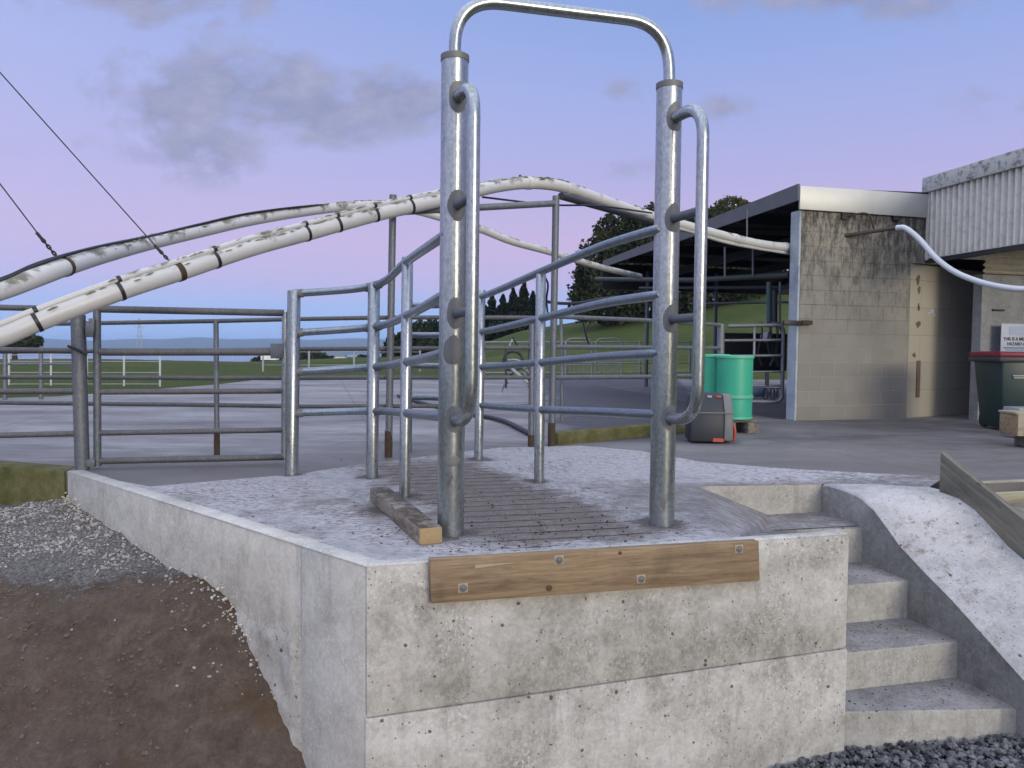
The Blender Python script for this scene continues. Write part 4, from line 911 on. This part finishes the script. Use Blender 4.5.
for (px, py, s_) in ((932, 311, .035), (934, 315, .025), (929, 313, .018), (938, 317, .012)):
    c = oncream(px, py); MB().box(c+dn_*.003, (s_, .003, s_*.9), (dl, dn_, Z)).build('paint_fleck', SIGNW, da)
gw0 = P(977, 430, 10.75); gw0.z = 0; gw1 = gw0+U*3.2-V*.0
MB().prism([gw0-Z*.05, gw1-Z*.05, gw1+Z*2.06, gw0+Z*2.06], V*.15).build('lower_wall', CONC_GREY, da)
rb = MB(); vs = []; n = 40
for k in range(n+1):
    zz = 2.065+.335*k/n; a = -.022*math.cos(2*math.pi*k/10); vs += [gw0-V*(.02-a)+Z*zz, gw1-V*(.02-a)+Z*zz]
rb.add(vs, [(k*2, k*2+1, k*2+3, k*2+2) for k in range(n)]); rb.build('ribbed_band', CORR2, da, angle=70)
MB().box(gw0+U*.28+Z*1.56-V*.01, (.10, .015, .012), (U, V, Z)).build('vent_slot', BLACK, da)
# hazard sign
sy = 10.68; s00 = P(999, 353.5, sy); s01 = P(1000, 323.5, sy); sc = s00+U*.35+Z*.21-V*.03
sgn = empty('hazard_sign', s00, 'white hazard notice with black lettering on the grey wall above the bin', 'sign')
plw, plh = .36, (s01.z-s00.z)/2; ctr = s00+U*plw+Z*plh-V*.02
MB().box(ctr, (plw, .006, plh), (U, V, Z)).build('plate', SIGNW, sgn, bevel=.003)
def text(body, size, pos, mat, parent, name='lettering', ax=(U, V)):
    cu = bpy.data.curves.new('t', 'FONT'); cu.body = body; cu.size = size; cu.offset = size*.012; cu.extrude = .001
    to = bpy.data.objects.new('t', cu); COL.objects.link(to); bpy.context.view_layer.update()
    me = bpy.data.meshes.new_from_object(to.evaluated_get(bpy.context.evaluated_depsgraph_get())); bpy.data.objects.remove(to)
    off = pos-root_loc(parent)
    for v_ in me.vertices: q = v_.co.copy(); v_.co = off+ax[0]*q.x+Z*q.y-ax[1]*q.z
    me.name = name; me.materials.clear(); me.materials.append(mat); o = bpy.data.objects.new(name, me); COL.objects.link(o); o.parent = parent; return o
tx = s00-V*.029
text('THIS IS A MILK', .064, tx+U*.035+Z*.185, INK, sgn); text('HAZARD AREA', .064, tx+U*.10+Z*.115, INK, sgn)
MB().box(tx+U*.36+Z*.080, (.32, .001, .010), (U, V, Z)).build('small_print', BLUEINK, sgn); MB().box(tx+U*.36+Z*.050, (.28, .001, .006), (U, V, Z)).build('small_print', BLUEINK, sgn)
MB().box(tx+U*.40+Z*.32, (.27, .001, .055), (U, V, Z)).build('header_panel', simple('faded_blue_ink', (.40, .47, .66), .5, 0, .25, 30), sgn)

# wheelie bin
bb = P(1010, 432, 9.5); bb.z = 0; ba = Vector((math.cos(R(-4)), math.sin(R(-4)), 0)); bd_ = Vector((-ba.y, ba.x, 0))
bn = empty('wheelie_bin', bb, 'dark green wheelie bin with red lid against the grey wall', 'bin')
m = MB(); w0_, d0_, w1_, d1_ = .24, .25, .31, .33
lo = [bb+ba*(sx_*w0_)+bd_*(sy_*d0_)+Z*.03 for sx_, sy_ in ((-1, -1), (1, -1), (1, 1), (-1, 1))]; hi = [bb+ba*(sx_*w1_)+bd_*(sy_*d1_)+Z*.88 for sx_, sy_ in ((-1, -1), (1, -1), (1, 1), (-1, 1))]
m.add(lo+hi, [(3, 2, 1, 0), (4, 5, 6, 7), (0, 1, 5, 4), (1, 2, 6, 5), (2, 3, 7, 6), (3, 0, 4, 7)]); body = m.build('body', BINGRN, bn, bevel=.03)
m = MB(); m.box(bb+Z*.875, (.355, .365, .032), (ba, bd_, Z)); m.build('rim', simple('dark_rim', (.03, .034, .038), .5), bn, bevel=.015)
m = MB(); m.box(bb+Z*.935, (.35, .36, .03), (ba, bd_, Z)); m.box(bb+Z*.958, (.28, .29, .015), (ba, bd_, Z)); m.build('lid', RED, bn, bevel=.016)
for s_ in (-1, 1): MB().lathe(bb+ba*(s_*.17)+bd_*.27+Z*.10, [(.02, -.03), (.095, -.025), (.10, 0), (.095, .025), (.02, .03)], 18, ba).build('wheel', BLACK, bn)
fr = bb-bd_*.315+Z*.62
for (du, dz, lu) in ((-.10, .06, .075), (-.105, .035, .06), (.03, .11, .012), (.045, -.02, .018), (.035, -.16, .014), (.05, -.1, .012)):
    MB().box(fr+ba*du+Z*dz-bd_*(.006+.0*dz)+bd_*(-.08*dz*.0), (lu, .012, .007), (ba, bd_, Z)).build('white_marking', GALV_PALE, body)
# pale casing and crate at the right edge
cs = empty('appliance_casing', G(1016, 433), 'pale box casing with dark open front beside the green bin', 'casing')
cb0 = P(1029, 417, 8.6); cb0.z = .15
MB().box(Vector((cb0.x, cb0.y, .17)), (.20, .16, .17), (ba, bd_, Z)).build('shell', GALV_PALE, cs, bevel=.012)
MB().box(Vector((cb0.x, cb0.y, .16))-bd_*.161+ba*.03, (.165, .004, .135), (ba, bd_, Z)).build('opening_shade', BLACK, cs)  # black plate on the solid box stands for the shade inside
cy_ = 7.75; cr_ = P(1030, 424, cy_); ct = empty('wooden_crate', Vector((cr_.x, cr_.y, 0)), 'small pale wooden box raised on a timber block at the right edge', 'crate')
zc0, zc1 = P(1020, 436, cy_).z, P(1020, 412, cy_).z
MB().box(Vector((cr_.x, cr_.y, (zc0+zc1)/2)), (.22, .15, (zc1-zc0)/2-.012), (ba, bd_, Z)).build('box', WOOD, ct, bevel=.006)
MB().box(Vector((cr_.x, cr_.y, zc1-.004)), (.23, .16, .012), (ba, bd_, Z)).build('top_board', WOOD_PALE, ct, bevel=.004)
MB().box(Vector((cr_.x+.10, cr_.y, zc0/2)), (.18, .12, zc0/2), (ba, bd_, Z)).build('block', WOOD_OLD, ct, bevel=.006)
for q in (-.18, .18): MB().box(Vector((cr_.x, cr_.y, (zc0+zc1)/2))-bd_*.156+ba*q, (.03, .008, (zc1-zc0)/2-.014), (ba, bd_, Z)).build('cleat', WOOD_PALE, ct, bevel=.003)

# ------------------------------------------------------------------ drums, tub
def drum(c, r, z0, z1, label):
    e = empty('plastic_drum', Vector((c.x, c.y, z0)), label, 'drum', 'green drums by the shed'); h = z1-z0
    pr = [(r*.9, 0), (r*.985, .012), (r, .04)]+[(r, h*.30), (r, h*.62), (r, h*.94), (r*1.0, h*.96), (r*.97, h*.99), (r*.9, h), (r*.88, h-.015), (.01, h-.015)]
    b = MB().lathe(Vector((c.x, c.y, z0)), pr, 36).build('body', GREEN, e)
    for hh in (.36, .985): MB().lathe(Vector((c.x, c.y, z0+h*hh-.022)), [(r, 0), (r+.010, .006), (r+.012, .02), (r+.010, .036), (r, .042)], 36).build('hoop', GREEN_RIM, b)
    MB().lathe(Vector((c.x, c.y, z0)), [(r+.001, .006), (r+.004, .012), (r+.004, .03), (r+.001, .036)], 36).build('base_ring', GREEN_RIM, b)
    for a_ in (.7, 3.7): MB().lathe(Vector((c.x+r*.6*math.cos(a_), c.y+r*.6*math.sin(a_), z0+h-.016)), [(.03, 0), (.03, .02), (.02, .024)], 14).build('bung', STEELDK, b)
d1 = P(734, 400, 9.0); zb_ = P(734, 420.5, 8.8).z; zt_ = P(734, 356, 9.0).z
drum(d1, .208, zb_, zt_, 'green plastic drum standing on wooden block, nearer the block wall')
d2 = P(711, 400, 9.3); drum(d2, .208, zb_, zt_+.01, 'green plastic drum partly hidden behind the right grab rail')
pl_ = empty('drum_pallet', Vector((d1.x-.15, d1.y, 0)), 'dirty wooden pallet under the green drums', 'pallet')
MB().box(Vector((d1.x-.2, d1.y+.05, zb_-.014)), (.42, .24, .012)).build('top_boards', WOOD_OLD, pl_)
for q in (-.5, -.15, .12): MB().box(Vector((d1.x+q, d1.y+.0, (zb_-.028)/2)), (.07, .22, (zb_-.028)/2)).build('bearer', WOOD_BEAM if q > 0 else WOOD_OLD, pl_)
tb0 = G(712, 443); tub = empty('plastic_tub', tb0, 'grey plastic tub with sloping top and red marks below the right grab rail', 'tub')
ta = Vector((.97, -.06, 0)).normalized(); td = Vector((.06, .97, 0)).normalized(); wdt = .345; o0 = G(690, 443)
pf = [(0, 0.01), (0, .31), (.10, .47), (.13, .51), (.30, .51), (.34, .48), (.34, .01)]
m = MB(); m.prism([o0+td*y_+Z*z_ for y_, z_ in pf], ta*wdt); m.build('shell', GREYPL, tub, bevel=.025)
m = MB(); m.prism([o0+ta*(wdt+.002)+td*y_+Z*z_ for y_, z_ in ((.02, .02), (.02, .30), (.11, .46), (.14, .50), (.30, .50), (.33, .47), (.33, .02))], ta*.10+td*.02); m.build('end_panel', GREYPL2, tub, bevel=.02)
MB().tube([o0+Z*.312-td*.004, o0+Z*.312-td*.004+ta*(wdt+.09)], .007, 8).build('fold_trim', GREYPL2, tub)
for k in range(3): MB().box(o0+td*.092+Z*.475+ta*(.11+.095*k), (.024, .006, .012), (ta, td, Z)).build('slot', GALV_PALE if k < 2 else ORANGE, tub, bevel=.003)
MB().box(o0+td*-.004+Z*.035+ta*(wdt-.06), (.055, .004, .018), (ta, td, Z)).build('red_label', ORANGE, tub)
MB().tube(curve([o0+ta*(wdt+.12)+td*.10+Z*.02, o0+ta*(wdt+.125)+td*.08+Z*.12, o0+ta*(wdt+.105)+td*.10+Z*.2], 4), .016, 8).build('red_strap', ORANGE, tub)

# ------------------------------------------------------------------ timber beside the ramp
dS = (Vector((.243, -.855, -.457))).normalized(); q0 = G(939, 491); 
t_up = Z
pb_ = MB(); L_ = 1.9; v0 = [q0+Z*-.02, q0+Z*.27]; e_ = q0+dS*L_
pb_.prism([q0+Z*-.03, q0+Z*.268, e_+Z*.268, e_+Z*-.03], U*.045); o = pb_.build('edge_plank', WOOD_OLD, base=q0, bevel=.006); tag(o, 'grey weathered plank on edge sloping down beside the concrete stair flank', 'plank')
bx = empty('timber_bed', G(1010, 500, -.1), 'pale timber retaining edge behind the weathered plank at right', 'retaining edge')
for k, (ya, yb, Yz) in enumerate(((482, 493, 5.5), (494, 506, 5.35))):
    a_ = P(968, ya+1, Yz); b_ = P(968, yb+1, Yz); ln_ = U*1.6; MB().prism([a_+U*.0, b_, b_+ln_, a_+ln_], V*(.06)).build('board', WOOD_PALE, bx, bevel=.005)
bdk = MB(); a_ = P(965, 506, 5.25); bdk.prism([a_, a_+U*2, a_+U*2-V*1.6+Z*-.28, a_-V*1.6+Z*-.28], Z*-.05); bdk.build('sloping_board', WOOD_OLD, bx)
# ------------------------------------------------------------------ soil bank, gravel
def wall_d(x, y): return (Vector((x, y, 0))-A).dot(sin_)
def zbank(x, y):
    yt = float(np.interp(x, [-4, -3, -1.8, -.9, -.6], [4.5, 4.42, 4.25, 3.86, 3.80])); yb = float(np.interp(x, [-4, -1.2, -.8], [3.2, 3.42, 3.50]))
    t = (y-yb)/(yt-yb); z = -1.13+.70*ss(t)*(.85+.15*t if t < 1 else 1)
    z += .17*ss((y-yt)/1.5)
    n = mnoise.fractal(Vector((x*1.3, y*1.3, 2)), .9, 2.1, 5)*.055+mnoise.noise(Vector((x*7, y*7, 5)))*.014+mnoise.noise(Vector((x*17, y*17, 9)))*.007
    z += n
    wd = wall_d(x, y); z += .05*math.exp(-max(0, -wd)*6)*ss((y-3.7)/.4)
    return z
def bank():
    xs = np.arange(-7, -.1, .045); ys = np.arange(1.0, 6.9, .045); vs = [(x, y, zbank(x, y)) for y in ys for x in xs]; n = len(xs); fs = []
    for j in range(len(ys)-1):
        for i in range(n-1):
            x, y = xs[i], ys[j]
            if wall_d(x, y) > .1 and y > 2.9: continue
            if x < W.x and y > W.y+.25-(x-W.x)*.35: continue
            fs.append((j*n+i, j*n+i+1, (j+1)*n+i+1, (j+1)*n+i))
    m = MB(); m.add(vs, fs); o = m.build('soil_bank', DIRT, angle=180); bm = bmesh.new(); bm.from_mesh(o.data)
    bmesh.ops.delete(bm, geom=[v for v in bm.verts if not v.link_faces], context='VERTS'); bm.to_mesh(o.data); bm.free()
    tag(o, kind='structure')
bank()
gpad = MB(); gpad.add([(-.9, -8, -1.2), (1.2, -8, -1.2), (2.8, -8, -1.11), (12, -8, -1.11), (12, 4.6, -1.11), (2.8, 4.4, -1.11), (1.2, 4.2, -1.2), (-.9, 3.6, -1.2)], [(0, 1, 6, 7), (1, 2, 5, 6), (2, 3, 4, 5)]); tag(gpad.build('gravel_ground', m_stone('gravel_bed', (.018, .02, .024), (.07, .073, .08)), smooth=False), kind='structure')
bedl = MB(); bedl.add([(-30, -12, -1.2), (-.9, -12, -1.2), (-.9, 3, -1.2), (-30, 9, -1.2)], [(0, 1, 2, 3)]); tag(bedl.build('dirt_ground', DIRT, smooth=False), kind='structure')
def gpos():
    x = random.uniform(1.15, 3.3); y = random.uniform(3.2, 4.14)
    if (Vector((x, y, 0))-A).dot(fin) > -.01 and x < 1.78: return None
    if x > 1.7 and y > 3.97+(x-1.76)*.148: return None
    return (x, y, float(np.interp(x, [1.2, 2.8], [-1.205, -1.115]))+random.uniform(0, .03))
stones(5200, gpos, .010, .026, 'dark_gravel', STONE_DARK, .8, label='dark crushed gravel at the foot of the concrete steps', cat='gravel', kind='stuff')
def gpos2():
    x = random.uniform(-4.2, -.75); y = random.uniform(3.3, 5.75)
    if wall_d(x, y) > -.01: return None
    if x < W.x and y > W.y-.02-(x-W.x)*.35: return None
    yt = float(np.interp(x, [-4, -3, -1.8, -.9], [4.85, 4.75, 4.6, 4.25])); cl = mnoise.noise(Vector((x*1.6, y*1.6, 4)))
    pr = ss((y-yt+.25+cl*.55)/.5)*(.55+.45*ss((y-4.6)/.5)); pr = max(pr, .004+.10*ss((-wall_d(x, y) < .22)*1.0)*(y > 3.8))
    if random.random() > pr: return None
    return (x, y, zbank(x, y))
stones(26000, gpos2, .004, .015, 'pale_gravel', STONE_PALE, .7, label='pale loose gravel and stones over the top of the soil bank', cat='gravel', kind='stuff')
def clpos():
    x = random.uniform(-3.6, -.7); y = random.uniform(3.2, 4.5)
    if wall_d(x, y) > -.01 or mnoise.noise(Vector((x*2.5, y*2.5, 8))) < random.uniform(-.3, .4): return None
    return (x, y, zbank(x, y)-.003)
stones(5200, clpos, .003, .016, 'soil_clods', CLOD, .7, label='brown crumbs and clods of soil over the face of the bank', cat='soil', kind='stuff')
# rough concrete spill along the wall foot
def spos():
    t = random.choice((random.gauss(.30, .04), random.uniform(.9, 1.0), random.uniform(.25, .9))); p = A.lerp(W, t)-sin_*random.uniform(0, .05)
    zt = zbank(p.x, p.y); return (p.x, p.y, max(zt, -.95)+random.uniform(-.02, .06))
stones(260, spos, .004, .012, 'concrete_spill', CONC_SIDE, .8, label='rough lumps of spilt concrete along the foot of the platform side wall', cat='concrete rubble', kind='stuff')

# ------------------------------------------------------------------ trees
def leaves(n, fpos, size, name, mat, parent=None, base=None):
    vs = np.zeros((n*4, 3)); c = 0
    for k in range(n):
        p = fpos()
        if p is None: continue
        s = size*random.uniform(.55, 1.3); a = Vector((random.gauss(0, 1), random.gauss(0, 1), random.gauss(0, 1))).normalized(); b = a.orthogonal().normalized(); b.rotate(Matrix.Rotation(random.uniform(0, 6.28), 3, a)); c_ = a.cross(b)
        b = b*s; c_ = c_*s*.6
        for j, q in enumerate((p-b-c_*.4, p+c_, p+b+c_*.2, p-c_)): vs[c*4+j] = q
        c += 1
    vs = vs[:c*4]; m = MB(); m.v = [tuple(v) for v in vs]; m.f = [(i*4, i*4+1, i*4+2, i*4+3) for i in range(c)]
    o = m.build(name, mat, parent, smooth=False, base=base); return o
def tree(name, label, lobes, n, size, mat, foot, group=None, cat='tree', spiky=False):
    # lobes: (centre, rx, rz); foliage scattered mostly near each lobe's surface, clumped
    e = empty(name, foot, label, cat, group)
    tot = sum(l[1]*l[2] for l in lobes); wts = [l[1]*l[2]/tot for l in lobes]; seeds = [random.uniform(0, 50) for _ in lobes]
    def pos():
        k = random.choices(range(len(lobes)), wts)[0]; c, rx, rz = lobes[k]
        d = Vector((random.gauss(0, 1), random.gauss(0, 1), random.gauss(0, 1))).normalized()
        if spiky:
            h = random.random()**1.2; w_ = (1-h)**.8*(1+.25*math.sin(h*22+seeds[k])); r = math.sqrt(random.random()); a = random.uniform(0, 6.28); w_ *= 1+.75*mnoise.noise(Vector((math.cos(a)*1.4, math.sin(a)*1.4+seeds[k], h*7)))
            return c+Vector((math.cos(a)*rx*r*w_, math.sin(a)*rx*r*w_, -rz+2*rz*h))
        nz = mnoise.fractal(d*2.2+Vector((seeds[k], 0, 0)), .8, 2, 4)
        r = random.uniform(.45, 1)**.5*(1+.28*nz)
        if mnoise.noise((c+d*rx)*.9+Vector((0, seeds[k], 0))) < -.32 and random.random() < .7: return None
        return c+Vector((d.x*rx*r, d.y*rx*r, d.z*rz*r))
    top = max(l[0].z for l in lobes); m = MB(); m.tube([Vector(foot)-Z*.5, Vector(foot)+Z*(top-foot.z)*.5, Vector((lobes[0][0].x, lobes[0][0].y, top))], [.35, .25, .1], 8)
    for c, rx, rz in lobes[:6]: m.tube([Vector(foot)+Z*(c.z-foot.z)*.4, c], [.12, .05], 6)
    m.build('trunk', BARK, e)
    leaves(n, pos, size, 'crown', mat, e)
TY = 58
def lobe(px, py, rx, ry, Y): return (P(px, py, Y), rx/F*Y, ry/F*Y)
def fz(px, Y, dz=0): p = P(px, 320, Y); p.z = terr(p.x, p.y)+dz; return p
tree('conifer_tree', 'big dense dark evergreen tree beside the shed roof', [lobe(612, 290, 40, 34, TY), lobe(640, 262, 45, 42, TY+2), lobe(622, 238, 30, 26, TY), lobe(598, 275, 24, 40, TY-2), lobe(585, 302, 16, 22, TY-2), lobe(645, 225, 22, 16, TY+1), lobe(660, 290, 60, 36, TY+4), lobe(700, 280, 60, 40, TY+6)], 44000, .17, LEAF_DK, fz(620, TY))
tree('conifer_tree', 'dark shelter tree behind the shed rails, seen under the roof', [lobe(740, 262, 50, 34, TY+8), lobe(800, 262, 60, 36, TY+9)], 14000, .2, LEAF_DK, fz(760, TY+8))
tree('conifer_tree', 'dark spiky conifer clump seen between the race posts, right part', [lobe(524, 300, 9, 19, 80), lobe(513, 303, 8, 15, 81), lobe(533, 306, 9, 14, 80), lobe(503, 308, 8, 13, 81), lobe(519, 312, 20, 14, 80)], 9000, .2, LEAF_DK, fz(520, 80), spiky=True)
tree('conifer_tree', 'dark spiky conifer clump seen between the race posts, left part', [lobe(492, 310, 9, 16, 86), lobe(483, 313, 9, 14, 86), lobe(475, 318, 10, 14, 87), lobe(500, 320, 20, 14, 86), lobe(488, 326, 22, 14, 86)], 9000, .2, LEAF_DK, fz(488, 86), spiky=True)
for k, (px, py, rx, ry, Y, lab) in enumerate(((455, 335, 22, 22, 92, 'dark shelter hedge tree behind the left main post'), (425, 336, 22, 22, 96, 'dark bushy tree behind the left race fence, next to the spiky clump'), (398, 346, 16, 18, 98, 'low dark bush at the left end of the shelter trees'))):
    tree('shelter_tree', lab, [lobe(px, py+8, rx, ry*.8, Y), lobe(px-rx*.3, py, rx*.5, ry*.7, Y), lobe(px+rx*.35, py-2, rx*.45, ry*.7, Y)], 8000, .22, LEAF_DK, fz(px, Y))
tree('shelter_tree', 'dark bushes low under the spiky conifers', [lobe(500, 338, 28, 14, 78), lobe(470, 345, 26, 16, 80), lobe(440, 352, 26, 14, 82), lobe(520, 332, 16, 10, 77)], 9000, .22, LEAF_DK, fz(480, 78), cat='bush')
tree('olive_tree', 'round olive green tree crown rising over the shed roof', [lobe(732, 208, 17, 11, 66), lobe(722, 216, 14, 12, 66), lobe(745, 212, 10, 9, 66), lobe(735, 235, 22, 26, 66)], 9000, .14, LEAF_OL, fz(735, 66))
tree('conifer_tree', 'wispy dark treetop just right of the right main post', [lobe(704, 222, 20, 14, 62), lobe(652, 214, 8, 10, 61), lobe(690, 250, 25, 30, 62)], 6500, .15, LEAF_DK, fz(690, 62))
tree('round_bush', 'dark bush on the pasture at the far left, under the pipe', [lobe(14, 342, 20, 8, 90), lobe(30, 342, 12, 7, 90), lobe(-8, 342, 16, 8, 90)], 3000, .28, LEAF_DK, fz(14, 90), cat='bush')
for (px, py, rx, ry, Y, lab) in ((312, 362, 20, 12, 150, 'dark bush mound on the coast, right of the gate latch'), (338, 366, 22, 8, 160, 'low dark bush strip on the coast before the white houses'), (366, 363, 14, 8, 170, 'small dark bush on the coast left of the second race post'), (272, 361, 18, 6, 165, 'low bush line behind the gate latch plate')):
    tree('coastal_bush', lab, [lobe(px, py, rx, ry, Y), lobe(px-rx*.5, py+2, rx*.5, ry*.7, Y), lobe(px+rx*.5, py+1, rx*.6, ry*.7, Y)], 2600, .5, LEAF_DK, fz(px, Y), 'bushes along the coast', 'bush')
# small far houses and a pylon
for (px, py, lab) in ((338, 359, 'tiny white house on the coast left of the second race post'), (270, 357.5, 'tiny white house on the coast behind the gate latch plate')):
    Y = 155; c = P(px, py, Y); e = empty('farm_house', c-Z*1, lab, 'house')
    MB().box(c, (1.6, .9, .5), (Vector((1, 0, 0)), Vector((0, 1, 0)), Z)).build('wall', WHITE, e)
    MB().prism([c+Vector((-1.7, -1, .5)), c+Vector((-1.7, 1, .5)), c+Vector((-1.7, 0, 1.0))], Vector((3.4, 0, 0))).build('roof', GALV_OLD, e)
py_ = empty('power_pylon', P(139, 360, 260), 'faint pale lattice pylon far beyond the yard gate', 'pylon')
m = MB(); b = [P(136, 358, 260), P(143, 358, 260)]; t = [P(138.6, 318, 260), P(140, 318, 260)]
for k in range(2): m.tube([b[k], t[k]], .10, 5)
for k in range(7):
    f0, f1 = k/7, (k+1)/7; m.tube([b[0].lerp(t[0], f0), b[1].lerp(t[1], f1)], .06, 4); m.tube([b[1].lerp(t[1], f0), b[0].lerp(t[0], f1)], .06, 4)
m.tube([P(134, 327, 260), P(144.5, 327, 260)], .08, 4); m.tube([P(133, 336, 260), P(145.5, 336, 260)], .08, 4); m.build('lattice', GALV_PALE, py_)

# ------------------------------------------------------------------ haze
HAZE = True
if HAZE:
    hz = MB(); X0, X1, Y0, Y1, Z0, Z1 = -9600, 9600, -9600, 9700, -40, 95
    hz.add([(x, y, z) for z in (Z0, Z1) for y in (Y0, Y1) for x in (X0, X1)], [(0, 2, 3, 1), (4, 5, 7, 6), (0, 1, 5, 4), (2, 6, 7, 3), (0, 4, 6, 2), (1, 3, 7, 5)])
    hm = bpy.data.materials.new('haze_air'); hm.use_nodes = True; nt = hm.node_tree; nt.nodes.remove(nt.nodes['Principled BSDF'])
    pv = nt.nodes.new('ShaderNodeVolumePrincipled'); pv.inputs['Color'].default_value = (.46, .66, 1, 1); pv.inputs['Density'].default_value = .00021
    nt.links.new(pv.outputs[0], nt.nodes['Material Output'].inputs['Volume'])
    o = hz.build('haze', hm, smooth=False); tag(o, kind='stuff')

# ------------------------------------------------------------------ render settings
S.view_settings.view_transform = 'Standard'; S.view_settings.look = 'None'; S.view_settings.exposure = .22; S.view_settings.gamma = 1
S.render.engine = 'CYCLES'; S.cycles.use_denoising = True
S.cycles.max_bounces = 6; S.cycles.diffuse_bounces = 3; S.cycles.glossy_bounces = 3; S.cycles.volume_bounces = 0; S.cycles.transparent_max_bounces = 4
S.cycles.sample_clamp_indirect = 4; S.cycles.caustics_reflective = False
